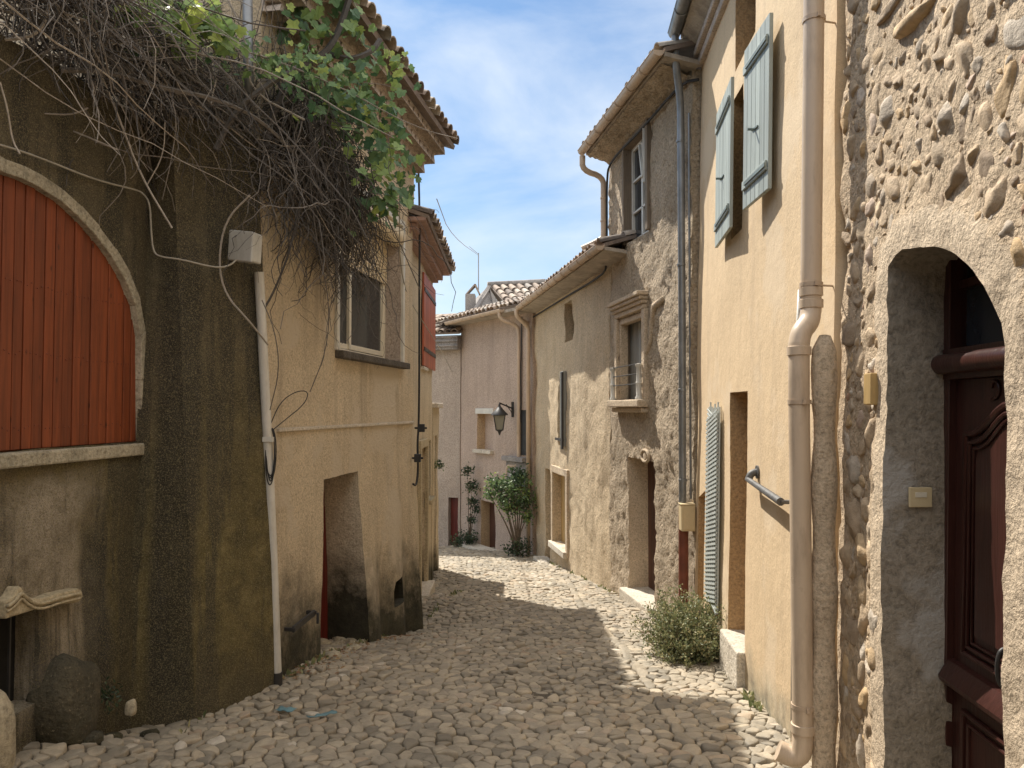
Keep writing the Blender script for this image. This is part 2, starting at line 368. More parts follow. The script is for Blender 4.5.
def front(W, outline, holes, mats, parent, name='wall', res=.1, a1=.02, a2=.006, s1=1.3, s2=9, skirt=.5, jit=.006, extra=None, mb=None, build=True):
    """holes: (poly, depth, reveal_material_index, back_material_index or None)"""
    mb = mb or MB(); rings = [densify(outline, res)]+[densify(h[0], min(res, .07), h[4] if len(h) > 4 else jit) for h in holes]
    pts = []; edges = []; ids = []
    for r in rings:
        b = len(pts); pts += r; n = len(r); edges += [(b+i, b+(i+1) % n) for i in range(n)]; ids.append(list(range(b, b+n)))
    us = [p[0] for p in outline]; vs = [p[1] for p in outline]
    u = min(us)+res
    while u < max(us):
        v = min(vs)+res
        while v < max(vs):
            x = u+random.uniform(-.3, .3)*res; y = v+random.uniform(-.3, .3)*res
            if inpoly(x, y, rings[0]) and not any(inpoly(x, y, r) for r in rings[1:]) and all(pdist(x, y, r) > res*.45 for r in rings): pts.append((x, y))
            v += res
        u += res
    vo, eo, fo, ov, oe, of = delaunay_2d_cdt([V(p) for p in pts], edges, [], 0, 1e-6)
    imap = {}
    for i, lst in enumerate(ov):
        for k in lst: imap[k] = i
    out = []
    def D(x, y):
        p = W.P(x, y)
        w = a1*noise.noise(p*s1)+a2*fbm(p*s2)
        if extra: w += extra(x, y)
        return W.P(x, y, w)
    mb.mi = 0
    for p in vo: out.append(mb.vert(D(p.x, p.y)))
    for f in fo:
        cx = sum(vo[i].x for i in f)/len(f); cy = sum(vo[i].y for i in f)/len(f)
        if not inpoly(cx, cy, rings[0]) or any(inpoly(cx, cy, r) for r in rings[1:]): continue
        n = (V(mb.v[out[f[1]]])-V(mb.v[out[f[0]]])).cross(V(mb.v[out[f[2]]])-V(mb.v[out[f[0]]]))
        g = [out[i] for i in f]
        mb.face(g if n.dot(W.N) > 0 else g[::-1])
    for k, r in enumerate(rings):
        if k == 0: depth, mi, back = skirt, 0, None; st = 1
        else: depth, mi, back = holes[k-1][1:4]; st = max(2, int(depth/.06))
        prev = [mb.vert(mb.v[out[imap[i]]]) for i in ids[k]]
        n = len(prev); mb.mi = mi
        for q in range(1, st+1):
            cur = []
            for (x, y) in r:
                p = W.P(x, y, -depth*q/st)
                if k: p += V((fbm(p*7), fbm(p*7+V((9, 9, 9))), fbm(p*7+V((4, 2, 1)))))*.006*(q < st)
                cur.append(mb.vert(p))
            for i in range(n): mb.face((prev[i], prev[(i+1) % n], cur[(i+1) % n], cur[i]))
            prev = cur
        if back is not None and k:
            mb.mi = back; mb.face(prev)
    mb.mi = 0
    if build: return mb.build(name, mats, parent, smooth=True, autos=50)
    return mb

def body(mb, poly, z0, z1):
    """closed masonry block behind the street front"""
    a = [V((x, y, z0)) for x, y in poly]
    mb.prism(a, (0, 0, z1-z0))

def tile_roof(mb, e0, e1, up, length, sp=.2, r=.085, row=.38, jig=.012):
    """canal tiles: eave line e0-e1, 'up' the slope direction"""
    e0 = V(e0); e1 = V(e1); up = V(up).normalized(); A = (e1-e0); L = A.length; A.normalize(); N = A.cross(up).normalized()
    if N.z < 0: N = -N
    n = max(1, int(L/sp)); rows = max(1, int(length/row))
    mb.cur = .2; mb.box(e0-N*.05, A*L, up*length, N*.05)
    for i in range(n):
        c = e0+A*((i+.5)*L/n)
        for k in range(rows):
            mb.cur = random.random(); s0 = k*row-.04+random.uniform(-jig, jig)*1.5; s1 = (k+1)*row+.03
            off = A*random.uniform(-jig, jig); ra = r*1.08; rb = r*.85; ring = []
            for s, rr, lift in ((s0, ra, .022), (s1, rb, .0)):
                ring.append([mb.vert(c+off+up*s+A*cos(pi*q/7)*rr+N*(sin(pi*q/7)*rr*.85+lift)) for q in range(8)])
                ring.append([mb.vert(c+off+up*s+A*cos(pi*q/7)*(rr-.014)+N*(sin(pi*q/7)*(rr-.014)*.85+lift)) for q in range(8)])
            a, ai, b, bi = ring
            for q in range(7):
                mb.face((a[q], a[q+1], b[q+1], b[q])); mb.face((ai[q+1], ai[q], bi[q], bi[q+1])); mb.face((a[q+1], a[q], ai[q], ai[q+1]))
def genoise(mb, W, u0, u1, v, rows=3, step=.11, h=.1, sp=.17):
    """corbelled rows of half tiles under the eave, bottom row at height v"""
    for k in range(rows):
        w1 = step*(k+1); vv = v+k*h; W.box(mb, u0, u1, vv+h*.72, vv+h, 0-.02, w1)
        W.box(mb, u0, u1, vv, vv+h*.75, -.02, step*k+.02)
        n = int((u1-u0)/sp)
        for i in range(n):
            uc = u0+(i+.5+.5*(k % 2)*0)*(u1-u0)/n; rr = sp*.47
            a = [mb.vert(W.P(uc+cos(pi*q/6)*rr, vv+sin(pi*q/6)*h*.75, w1+.012)) for q in range(7)]
            b = [mb.vert(W.P(uc+cos(pi*q/6)*rr, vv+sin(pi*q/6)*h*.75, w1-step)) for q in range(7)]
            for q in range(6): mb.face((a[q+1], a[q], b[q], b[q+1]))
            mb.face(a)
def halfgutter(mb, p, q, r, up=V((0,0,1)), n=8, th=.005):
    p = V(p); q = V(q); d = (q-p).normalized(); x = d.cross(V((0,0,1))).normalized(); z = x.cross(d).normalized()
    if z.z < 0: z = -z
    seg = max(2, int((q-p).length/.5)); pr = None
    for i in range(seg+1):
        c = p+(q-p)*i/seg
        ring = [mb.vert(c+x*cos(a)*rr+z*sin(a)*rr) for rr in (r, r-th) for a in [pi+pi*k/n for k in range(n+1)]]
        if pr:
            m = n+1
            for k in range(n): mb.face((pr[k], pr[k+1], ring[k+1], ring[k])); mb.face((pr[m+k+1], pr[m+k], ring[m+k], ring[m+k+1]))
            mb.face((pr[0], ring[0], ring[m], pr[m])); mb.face((pr[n], pr[m+n], ring[m+n], ring[n]))
        else: mb.face(ring[:n+1])
        pr = ring
    mb.face(pr[:n+1])
    mb.tube([p+x*r+z*.004, q+x*r+z*.004], .011, 6); mb.tube([p-x*r+z*.004, q-x*r+z*.004], .008, 6)
    k = int((q-p).length/.55)
    for i in range(1, k+1):
        c = p+(q-p)*i/(k+1); pts = [c+x*cos(a)*(r+.006)+z*sin(a)*(r+.006) for a in [pi+pi*j/8 for j in range(9)]]
        mb.tube(pts, .007, 4)
def smoothpath(pts, it=2):
    pts = [V(p) for p in pts]
    for _ in range(it):
        o = [pts[0]]
        for a, b in zip(pts, pts[1:]): o += [a*.75+b*.25, a*.25+b*.75]
        o.append(pts[-1]); pts = o
    return pts
def collar(mb, c, ax, r, h=.03):
    ax = V(ax).normalized(); mb.lathe([(r, -h/2), (r*1.12, -h/2+.003), (r*1.12, h/2-.003), (r, h/2)], c, ax, 16)

# ------------------------------------------------------------------ ground
def left_x(y):
    if y < 5.0: return -2.75+.12*(y-4)
    if y < 5.6: return -2.25
    if y < 9.4: return -2.76+.16*y-.25
    if y < 14.6: return -1.65
    return -1.65-(y-14.6)*1.6
def right_x(y):
    if y < 8.4: return 1.412+.07*y+.3
    return 3.386-.165*y+.3
def make_road():
    mb = MB(); mb.mi = 0
    xs = [i*.12 for i in range(-40, 22)]; ys = [2.0+i*.15 for i in range(0, 150)]
    grid = [[mb.vert((x, y, gz(x, y)-.013+.016*noise.noise(V((x*2.2, y*2.2, 0))))) for x in xs] for y in ys]
    for j in range(len(ys)-1):
        for i in range(len(xs)-1): mb.face((grid[j][i], grid[j][i+1], grid[j+1][i+1], grid[j+1][i]))
    # cobbles: packed irregular cells, each a worn dome
    rnd = random.Random(5); mb.mi = 1
    seeds = []; cell = {}
    def put(x, y, chk=True, md=.075):
        k = (int(x//.3), int(y//.3))
        if chk:
            for a in (-1, 0, 1):
                for b in (-1, 0, 1):
                    for (qx, qy) in cell.get((k[0]+a, k[1]+b), ()):
                        if math.hypot((qx-x)*.50, qy-y) < md: return False
        cell.setdefault(k, []).append((x, y)); seeds.append((x, y)); return True
    # two long drain rows of bigger stones running down the street
    for line in ((1.12, .16), (-.62, .15)):
        y = 3.0
        while y < 20:
            x = line[0]+(.045*math.sin(y*1.1))-.03*(y-5)*(line[0] > 0)-(.02*(y-6) if line[0] < 0 else 0)
            put(x, y, False); y += line[1]*rnd.uniform(.85, 1.3)
    for _ in range(300000):
        y = rnd.uniform(2.6, 22.5); x = rnd.uniform(left_x(y)-.15, right_x(y))
        if abs(x-(1.12+.045*math.sin(y*1.1)-.03*(y-5))) < .085 or abs(x-(-.62+.045*math.sin(y*1.1)-.02*(y-6))) < .08: continue
        big = .5+.5*noise.noise(V((x*.7, y*.7, 3)))
        md = (.044+.050*rnd.random()**2.4*(1+.8*big))
        if y > 12: md *= 1.15
        put(x, y, True, md)
    for sx, sy in seeds:
        k = (int(sx//.3), int(sy//.3)); nb = []
        for a in (-1, 0, 1):
            for b in (-1, 0, 1): nb += [q for q in cell.get((k[0]+a, k[1]+b), ()) if q != (sx, sy)]
        P = [(-.19, -.12), (.19, -.12), (.19, .12), (-.19, .12)]
        for qx, qy in sorted(nb, key=lambda q: (q[0]-sx)**2+(q[1]-sy)**2)[:16]:
            dx, dy = qx-sx, qy-sy; c = (dx*dx+dy*dy)/2; o = []
            for i in range(len(P)):
                a, b = P[i], P[(i+1) % len(P)]; da = a[0]*dx+a[1]*dy-c; db = b[0]*dx+b[1]*dy-c
                if da <= 0: o.append(a)
                if (da < 0) != (db < 0): t = da/(da-db); o.append((a[0]+(b[0]-a[0])*t, a[1]+(b[1]-a[1])*t))
            P = o
            if len(P) < 3: break
        if len(P) < 3: continue
        for _ in range(2 if sy < 6.8 else 1):
            o = []
            for i in range(len(P)):
                a, b = P[i], P[(i+1) % len(P)]
                o += [(a[0]*.77+b[0]*.23, a[1]*.77+b[1]*.23), (a[0]*.23+b[0]*.77, a[1]*.23+b[1]*.77)]
            P = o
        cx = sum(p[0] for p in P)/len(P); cy = sum(p[1] for p in P)/len(P)
        rad = sum(math.hypot(p[0]-cx, p[1]-cy) for p in P)/len(P)
        if rad < .018: continue
        gap = rnd.uniform(.0015, .006)
        base = gz(sx+cx, sy+cy); tx, ty = rnd.gauss(0, .07), rnd.gauss(.03, .09); lift = rnd.gauss(0, .006)
        dome = rnd.uniform(.004, .013)*(rad/.06)
        mb.cur = min(1, max(0, rnd.random()*.85+.15*rnd.random()+.25*noise.noise(V((sx, sy, 0)))))
        rings = []
        for s, h in ((1.0, -.03), (.985, -.007), (.935, .45*dome), (.78, .85*dome), (.4, 1.0*dome)):
            ring = []
            for (x, y) in P:
                d = math.hypot(x-cx, y-cy); g = max(.2, (d-gap)/d) if d > 0 else 1
                X = cx+(x-cx)*s*g; Y = cy+(y-cy)*s*g
                nz = noise.noise(V(((sx+X)*14, (sy+Y)*14, 0)))*.007+noise.noise(V(((sx+X)*32, (sy+Y)*32, 4)))*.004
                ring.append(mb.vert((sx+X, sy+Y, base+lift+h+tx*(X-cx)+ty*(Y-cy)+nz)))
            rings.append(ring)
        top = mb.vert((sx+cx, sy+cy, base+lift+dome+noise.noise(V((sx*14, sy*14, 0)))*.005))
        n = len(P)
        for a, b in zip(rings, rings[1:]):
            for i in range(n): mb.face((a[i], a[(i+1) % n], b[(i+1) % n], b[i]))
        for i in range(n): mb.face((rings[-1][i], rings[-1][(i+1) % n], top))
    print('cobbles', len(seeds))
    o = mb.build('road', [M['joint'], M['cobble']], None, smooth=True, kind='structure')
make_road()
g = MB(); g.poly([(-400,-400,-4.9), (400,-400,-4.9), (400,400,-4.9), (-400,400,-4.9)]); g.build('ground', M['dirt'], kind='structure')
g = MB(); 
g.poly([(-5,-8,-.85), (5,-8,-.85), (5,2.02,-1.83), (-5,2.02,-1.83)]); g.build('pavement', M['joint'], kind='structure')

# ================================================================== LEFT: garden wall with arched shutter
WL = Wall((-3.1+.12*1.0, 1.0), (-3.1+.12*5.35, 5.35), -1)
gw = thing('garden_wall', 'dark mossy plastered wall on the left with a buttress and an arched red plank shutter', 'wall', (-2.6, 4, gz(-2.6, 4)))
u0g, ueg = 0, WL.L
arch = [WL.uv(*p) for p in ((140,442),(139.5,380),(139,335),(134,305),(124,280),(110,256),(94,235),(76,215),(58,199),(38,186),(20,177),(2,171))]
ue, vs_ = arch[0]
uc = arch[-1][0]-.04; vtop = arch[-1][1]+.005
arch_full = arch+[(uc, vtop)]+[(2*uc-u, v) for u, v in arch[::-1]]
arch_full = [(u, v if i not in (0, len(arch_full)-1) else vs_) for i, (u, v) in enumerate(arch_full)]
cel_r = WL.uv(36, 606); cel_b = WL.uv(36, 700)
cellar = [(cel_r[0]-.95, cel_b[1]), (cel_r[0], cel_b[1]), (cel_r[0], cel_r[1]), (cel_r[0]-.5, cel_r[1]+.02), (cel_r[0]-.95, cel_r[1])]
def topz(u): return 1.93+.06*sin(u*2.1)
outl = [(0, -2.6), (ueg, -2.6), (ueg, topz(ueg)), (ueg*.75, topz(ueg*.75)), (ueg*.5, topz(ueg*.5)), (ueg*.25, topz(ueg*.25)), (0, topz(0))]
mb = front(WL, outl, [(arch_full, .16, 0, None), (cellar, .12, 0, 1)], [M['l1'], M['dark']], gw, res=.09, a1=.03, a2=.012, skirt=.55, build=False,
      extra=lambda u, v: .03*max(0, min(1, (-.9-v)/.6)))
# back of the terrace behind the wall: earth-filled, level with the wall's top
mb.mi = 0
body(mb, [(-3.45, 1.0), (-3.05, 5.35), (-7, 5.35), (-7, 1.0)], -2.4, 1.86)
body(mb, [(-2.98, .98), (-3.2, -6), (-4.6, -15), (-8, -15), (-7, .98)], -2.4, 3.2)
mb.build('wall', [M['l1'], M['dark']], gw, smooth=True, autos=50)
# shutter planks
def spanv(u, poly):
    ys = []
    for i in range(len(poly)):
        a, b = poly[i], poly[(i+1) % len(poly)]
        if (a[0] > u) != (b[0] > u): ys.append(a[1]+(b[1]-a[1])*(u-a[0])/(b[0]-a[0]))
    return (min(ys), max(ys)) if len(ys) > 1 else None
sm = MB(); u = min(p[0] for p in arch_full)+.01; umx = max(p[0] for p in arch_full)-.005
cuts = []; x = umx
while x > u: cuts.append(x); x -= random.uniform(.066, .086)
for a, b in zip(cuts, cuts[1:]):
    sm.cur = random.random(); pts_t = []
    for k in range(5):
        q = b+.0035+(a-b-.007)*k/4; s_ = spanv(q, arch_full)
        if s_: pts_t.append((q, s_[1]+.01))
    if len(pts_t) < 2: continue
    w = -.025+random.uniform(-.003, .003)
    poly = [WL.P(pts_t[0][0], vs_+.005, w-.03)]+[WL.P(pts_t[-1][0], vs_+.005, w-.03)]+[WL.P(q, v, w-.03) for q, v in pts_t[::-1]]
    sm.prism(poly, WL.N*.03)
sh = sm.build('shutter', M['redwood'], gw, bev=.003)
nm = MB()
for a, b in zip(cuts, cuts[1:]):
    for nv in (vs_+.12, vs_+.52, vs_+.9):
        for du in (.3, .7):
            q = b+(a-b)*du; s_ = spanv(q, arch_full)
            if s_ and s_[1] > nv+.05: nm.lathe([(.0045, 0), (.004, .003), (.001, .004)], WL.P(q, nv+random.uniform(-.012, .012), -.024+.030-.03), WL.N, 6)
nm.build('nail_heads', M['rustpipe'], sh)
bm_ = MB(); WL.box(bm_, u-.02, umx, vs_-.05, vtop+.06, -.12, -.065); bm_.build('backing_board', M['redwood'], gw)
hm = MB(); (hu, hv) = WL.uv(143, 418); WL.box(hm, hu-.03, hu+.035, hv-.05, hv+.05, -.06, .02); hm.build('hinge', M['rustpipe'], sh, bev=.004)
# arch surround stones
am = MB(); 
ring = [(u_, v_) for u_, v_ in arch_full]
nst = len(ring); cen = (uc, vs_+.3)
k = 0
while k < nst-1:
    j = min(nst-1, k+1)
    a0, a1_ = ring[k], ring[j]
    def out_(p, w):
        if p[1] < vs_+.5: d = V((1 if p[0] > uc else -1, .0))
        else: d = V((p[0]-uc, (p[1]-vs_)*1.2)).normalized()
        return (p[0]+d[0]*w, p[1]+d[1]*w)
    wd = .062+.014*noise.noise(V((k*.9, 0, 0))); e = .004+.006*noise.noise(V((k*.7, 3, 0))); am.cur = random.random()
    q = [out_(a0, -.012), out_(a1_, -.012), out_(a1_, wd), out_(a0, wd)]
    am.prism([WL.P(p[0], p[1], -.10) for p in q], WL.N*(.118+e)); k = j
am.build('arch_surround', M['archstone'], gw, bev=.006)
sm = MB(); WL.box(sm, 2*uc-ue-.06, ue+.05, vs_-.085, vs_-.005, -.12, .055); so = sm.build('sill', M['archstone'], gw, bev=.012)
# ornate carved lintel over the cellar opening
lm = MB()
def lpt(px, py, w): u_, v_ = WL.uv(px, py); return WL.P(u_, v_, w)
top = [(70,590),(66,588),(57,590),(44,593),(30,598),(20,598),(12,593),(7,585),(3,590),(0,596),(-8,600)]
bot = [(-8,619),(0,616),(14,612),(38,604),(52,604),(66,602),(71,597)]
lm.prism([lpt(px, py, -.05) for px, py in top+bot], WL.N*.13)
lm.build('carved_lintel', M['stone'], gw, bev=.012)
lm = MB()
for off, r_ in ((5, .011), (10, .008)):
    lm.tube(smoothpath([lpt(px, py+off, .085) for px, py in ((66,588),(57,590),(44,593),(30,598),(20,598),(12,593),(6,587),(0,596),(-8,601))]), r_, 6)
lm.build('moulding', M['stone'], gw, smooth=True)
cm = MB()
for i in range(5):
    cu = cellar[1][0]-.1-i*.11; cm.tube([WL.P(cu, cellar[0][1], -.07), WL.P(cu, cellar[2][1], -.07)], .008, 5)
cm.build('cellar_bars', M['iron'], gw)
# buttress with slanting faces
bt = MB()
def lerp(a, b, t): return a+(b-a)*t
Ab, At = V((-2.525,4.93,-2.35)), V((-2.475,5.2,2.0))
Bb, Bt = V((-2.07,5.08,-2.35)), V((-2.30,5.08,2.0))
Cb, Ct = V((-1.775,5.86,-2.35)), V((-1.868,5.52,2.0))
Db, Dt = V((-2.6,6.3,-2.35)), V((-2.6,6.2,2.0))
def ruled(a0, a1, b0, b1, nu, nv, N):
    g_ = []
    for i in range(nu+1):
        row = []
        for j in range(nv+1):
            p = lerp(lerp(a0, b0, i/nu), lerp(a1, b1, i/nu), j/nv)
            e = min(i/2, (nu-i)/2, 1); n_ = N*(.025*noise.noise(p*1.4)+.012*fbm(p*8))
            row.append(bt.vert(p+n_*max(.15, e)*.8))
        g_.append(row)
    for i in range(nu):
        for j in range(nv): bt.face((g_[i][j], g_[i+1][j], g_[i+1][j+1], g_[i][j+1]))
ruled(Ab, At, Bb, Bt, 9, 55, V((.5,-.85,0))); ruled(Bb, Bt, Cb, Ct, 12, 55, V((.85,-.4,0))); ruled(Cb, Ct, Db, Dt, 6, 30, V((.3,.9,0)))
bt.face([bt.vert(p) for p in (At, Bt, Ct, Dt)])
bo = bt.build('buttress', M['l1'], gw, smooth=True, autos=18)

# ================================================================== LEFT: beige house with roller-shutter window
W2 = Wall((-2.76+.16*5.58, 5.58), (-1.24, 9.5), -1)
b2 = thing('stuccoed_house', 'tall beige stuccoed house on the left with tiled eave and half-closed roller shutter', 'house', (-1.9, 7.5, gz(-1.9, 7.5)))
L2 = W2.L; VT2 = 3.28
wu0, wu1 = W2.uv(338, 300)[0], W2.uv(401, 300)[0]; wv0 = W2.uv(342, 351)[1]; wv1 = W2.uv(398, 240)[1]+.16
winh = [(wu0, wv0), (wu1, wv0), (wu1, wv1-.1), (wu1-.05, wv1-.02), (wu1-.16, wv1), (wu0+.1, wv1), (wu0, wv1-.08)]
du0 = W2.uv(322, 560)[0]; du1 = W2.uv(361, 560)[0]; dvt = W2.uv(322, 480)[1]; dvt2 = W2.uv(357, 471.5)[1]
gd = W2.ground
doorh = [(du0, -2.55), (du1+.05, -2.75), (du1+.02, -1.6), (du1-.1, dvt2), (du0, dvt)]
nu0 = W2.uv(388.5, 600)[0]; nu1 = W2.uv(400, 600)[0]; nv1 = W2.uv(394, 579)[1]; nv0 = W2.uv(390, 606)[1]
nich = [(nu0, nv0-.0), (nu1, nv0), (nu1, nv1-.08), (nu1-.08, nv1+.02), (nu0+.06, nv1), (nu0, nv1-.1)]
def ext2(u, v):
    e = 0
    # flared pier between doorway and corner, growing towards the ground
    if u > du1-.1: e += .16*max(0, min(1, (-.9-v)/1.9))*(.55+.45*sin((u-du1)*7.5))
    e += .02*max(0, min(1, (-.35-v)/.02))*0
    return e
mb = front(W2, [(.34, -3.1), (L2, -3.1), (L2, VT2), (0, VT2), (0, 1.95)], [(winh, .26, 4, None), (doorh, .42, 1, None), (nich, .22, 1, 2)], [M['b2'], M['jamb'], M['dark']], b2, res=.085, a1=.022, a2=.005, skirt=.5, extra=ext2, build=False)
mb.mi = 3
body(mb, [(-1.87-.42, 5.65), (-1.24-.45, 9.5), (-6.2, 10.2), (-6.5, 5.75)], -3.2, VT2)
# gable end: real wall above the garden wall, facing up the street
WG2 = Wall((-6.5, 5.70), (-1.872, 5.575), -1)
front(WG2, [(0, 1.2), (WG2.L, 1.2), (WG2.L, VT2+.3), (WG2.L-2.3, VT2+1.0), (0, VT2+.3)], [], [M['b2up']]*4, b2, res=.2, a1=.02, a2=.004, skirt=.3, mb=mb, build=False)
mb.build('wall', [M['b2'], M['jamb'], M['dark'], M['b2up'], M['pale']], b2, smooth=True, autos=50)
# string course
sm = MB(); su0, sv0 = W2.uv(277, 432); su1, sv1 = W2.uv(412, 423.5)
a0 = W2.P(max(0, su0), sv0, -.01); a1_ = W2.P(L2, sv1, -.01)
sm.box(a0, a1_-a0, (0,0,.03), W2.N*.035); sm.build('string_course', M['b2up'], b2, bev=.006)
# window: pvc frame, sashes, roller shutter, sill
wf = MB(); fd = -.21; fu1 = wu1-.005; fw = .07; mid = wu0+(wu1-wu0)*.42
fu0 = wu0+.0
for (a, b, c, d) in ((fu0, fu0+fw, wv0, wv1-.1), (fu1-fw, fu1, wv0, wv1-.1), (fu0, fu1, wv0, wv0+.06), (fu0, fu1, wv1-.18, wv1-.1)): W2.box(wf, a, b, c, d, fd-.05, fd+.02)
frame = wf.build('window_frame', M['whiteframe'], b2, bev=.004)
for (a, b, w) in ((fu0+fw, mid+.04, fd-.02), (mid-.02, fu1-fw, fd)):
    m_ = MB(); t_ = .055; vb, vt = wv0+.07, wv1-.2
    for r_ in ((a, a+t_, vb, vt), (b-t_, b, vb, vt), (a+t_, b-t_, vb, vb+t_), (a+t_, b-t_, vt-t_, vt)): W2.box(m_, *r_, w-.02, w+.015)
    so = m_.build('sash', M['whiteframe'], frame, bev=.003)
    m_ = MB(); W2.box(m_, a+t_-.005, b-t_+.005, vb+t_-.005, vt-t_+.005, w-.008, w-.002); m_.build('pane', M['glass'], frame)
m_ = MB(); W2.box(m_, fu0, fu1, wv0, wv1, fd-.09, fd-.07); m_.build('curtain', M['curtain'], frame)
shb = W2.uv(384, 320)[1]; shb = (408-319)/760*8.1*0+W2.uv(400, 292, )[1]
vsl = wv0+(wv1-wv0)*.60; m_ = MB(); v = vsl
while v < wv1-.06:
    p = [(0, 0), (.008, .012), (.008, .036), (0, .046)]
    a = [m_.vert(W2.P(fu0+.02, v+h, fd+.035+w)) for w, h in p]; b = [m_.vert(W2.P(fu1-.02, v+h, fd+.035+w)) for w, h in p]
    for i in range(3): m_.face((a[i], a[i+1], b[i+1], b[i]))
    v += .048
W2.box(m_, fu0+.02, fu1-.02, vsl-.03, vsl, fd+.025, fd+.045); m_.build('roller_shutter', M['roller'], b2)
m_ = MB(); m_.tube([W2.P(fu0-.01, wv1-.10, -.06), W2.P(fu1+.0, wv1-.10, -.06)], .115, 20); m_.build('shutter_box', M['roller'], b2, smooth=True, autos=40)
m_ = MB()
for r_ in ((wu1+.01, wu1+.075, wv0-.0, wv1+.1), (wu0-.075, wu0-.01, wv0, wv1+.1), (wu0-.01, wu1+.01, wv1+.03, wv1+.1)): W2.box(m_, *r_, -.02, .028)
m_.build('window_surround', M['whitepaint'], b2, bev=.006)
m_ = MB(); W2.box(m_, wu0-.06, wu1+.12, wv0-.075, wv0-.004, -.26, .085); m_.build('sill', M['sill'], b2, bev=.012)
# recessed red door
m_ = MB(); x = du0+.0
while x < du1: m_.cur = random.random(); W2.box(m_, x+.002, x+.11, -2.7, dvt+.12, -.40, -.365); x += .115
m_.build('door', M['reddoor'], b2, bev=.003)
for i in range(14):
    m_ = MB(); uu = random.uniform(du0-.05, du1+.1); p = W2.P(uu, 0, random.uniform(-.3, .12)); p.z = gz(p.x, p.y)-.0
    m_.cur = random.random(); r_ = random.uniform(.05, .11)
    m_.lathe([(r_*.6, -.06), (r_, 0), (r_*.85, r_*.35), (r_*.4, r_*.55)], p, V((random.uniform(-.2,.2), random.uniform(-.2,.2), 1)), 8); m_.build('doorstep_stone', M['palerock'], b2, smooth=True)
m_ = MB(); m_.lathe([(.07, 0), (.09, .05), (.085, .14), (.05, .2), (.01, .21)], W2.P((nu0+nu1)/2, nv0-.25, .03), V((0,0,1)), 12)
m_.build('niche_stone', M['rock'], b2, smooth=True)
m_ = MB(); q0 = W2.P(*W2.uv(281, 629), .03); q1 = W2.P(*W2.uv(303, 612), .03)
m_.bar(W2.P(*W2.uv(281, 629), .10), W2.P(*W2.uv(303, 612), .10), .02, .05); m_.bar(q0, q0+W2.N*.09, .02, .03); m_.bar(q1, q1+W2.N*.09, .02, .03); m_.bar(q1+W2.N*.1, q1+W2.N*.1-V((0,0,.09)), .02)
m_.build('iron_bracket', M['iron'], b2, bev=.004)
# eave and roof
m_ = MB(); genoise(m_, W2, .0, L2+.02, VT2-.32, 3, .13, .11, .17); m_.build('corbelled_cornice', M['genoise'], b2, smooth=True, autos=35)
e0 = W2.P(-.1, VT2+.02, .52); e1 = W2.P(L2+.06, VT2+.02, .52)
upv = (-W2.N+V((0,0,.36))).normalized()
m_ = MB(); tile_roof(m_, e0, e1, upv, 3.0, .195, .092); rf = m_.build('roof', M['tile'], b2, smooth=True, autos=40)
m_ = MB(); rp = [W2.P(-.5, VT2+.3, -5), W2.P(L2, VT2+.3, -5), W2.P(L2, VT2+1.0, -2.4), W2.P(-.5, VT2+1.0, -2.4)]; m_.prism(rp, (0,0,-.1)); m_.build('back_roof_slope', M['tile'], rf)
# white conduit down the seam and its fittings
m_ = MB()
pp = [(259,272,5.62),(262,330,5.68),(265,390,5.74),(269,470,5.82),(273,560,5.9),(277,672,5.96)]
path = [at(px, py, y-.12) for px, py, y in pp]
m_.tube(path, .034, 14); m_.build('drainpipe', M['whitepipe'], b2, smooth=True, autos=40)
m_ = MB(); m_.tube([path[-1], path[-1]+V((.0,.0,-.13)), path[-1]+V((.01,.01,-.30))], .042, 12); m_.build('pipe_foot', M['iron'], b2, smooth=True, autos=40)
m_ = MB(); m_.tube([at(247, -60, 5.32), at(248, 60, 5.32), at(249, 100, 5.33)], .035, 10); m_.build('downpipe', M['zinc'], b2, smooth=True)
jb = thing('junction_box', 'weathered pale plastic junction box at the top of the white pipe under the hanging vine', 'electric box', at(246, 262, 5.35))
m_ = MB(); c = at(246, 247, 5.36); m_.box(c-V((.095,.08,.105)), (.19,-.06,-.03), (.03,.1,0), (.01,0,.21)); jbo = m_.build('box', M['boxgrey'], jb, bev=.012)
m_ = MB(); m_.box(c-V((.098,.095,.02))+V((0,0,-.09)), (.19,-.06,-.03), (.006,.02,0), (.01,0,.215)); m_.build('lid', M['boxgrey'], jb, bev=.01)

# ================================================================== LEFT: narrow house with the red shutter
W3 = Wall((-1.36, 9.45), (-1.38, 13.15), -1)
b3 = thing('plastered_house', 'narrow plastered house with a long red shutter and yellow door beyond the beige house', 'house', (-1.5, 11.5, gz(-1.5, 11.5)))
ru0, ru1, rv0, rv1 = W3.rect((421, 272), (432.5, 371)); VT3 = 2.30
yd0, yd1, ydb, ydt = W3.rect((418.5, 578), (425, 446))
sd0, sd1, sdb, sdt = W3.rect((427, 500), (431, 440))
mb = front(W3, R(0, W3.L, -3.3, VT3), [(R(yd0, yd1, -3.0, ydt), .18, 0, None), (R(sd0, sd1, sdb, sdt), .15, 0, None)], [M['b3']], b3, res=.13, a1=.03, skirt=.4, build=False)
body(mb, [(-1.7, 9.5), (-1.7, 13.15), (-5.5, 13.15), (-5.5, 9.5)], -3.3, VT3)
mb.build('wall', [M['b3']], b3, smooth=True, autos=50)
m_ = MB(); x = ru0
while x < ru1-.05: m_.cur = random.random(); W3.box(m_, x, x+.125, rv0, rv1, .02, .05); x += .13
s3 = m_.build('shutter', M['redshut'], b3, bev=.003)
m_ = MB()
for v in (rv0+.25, rv1-.25): W3.box(m_, ru0+.02, ru1-.02, v-.03, v+.03, .05, .062)
m_.build('hinge_strap', M['iron'], s3)
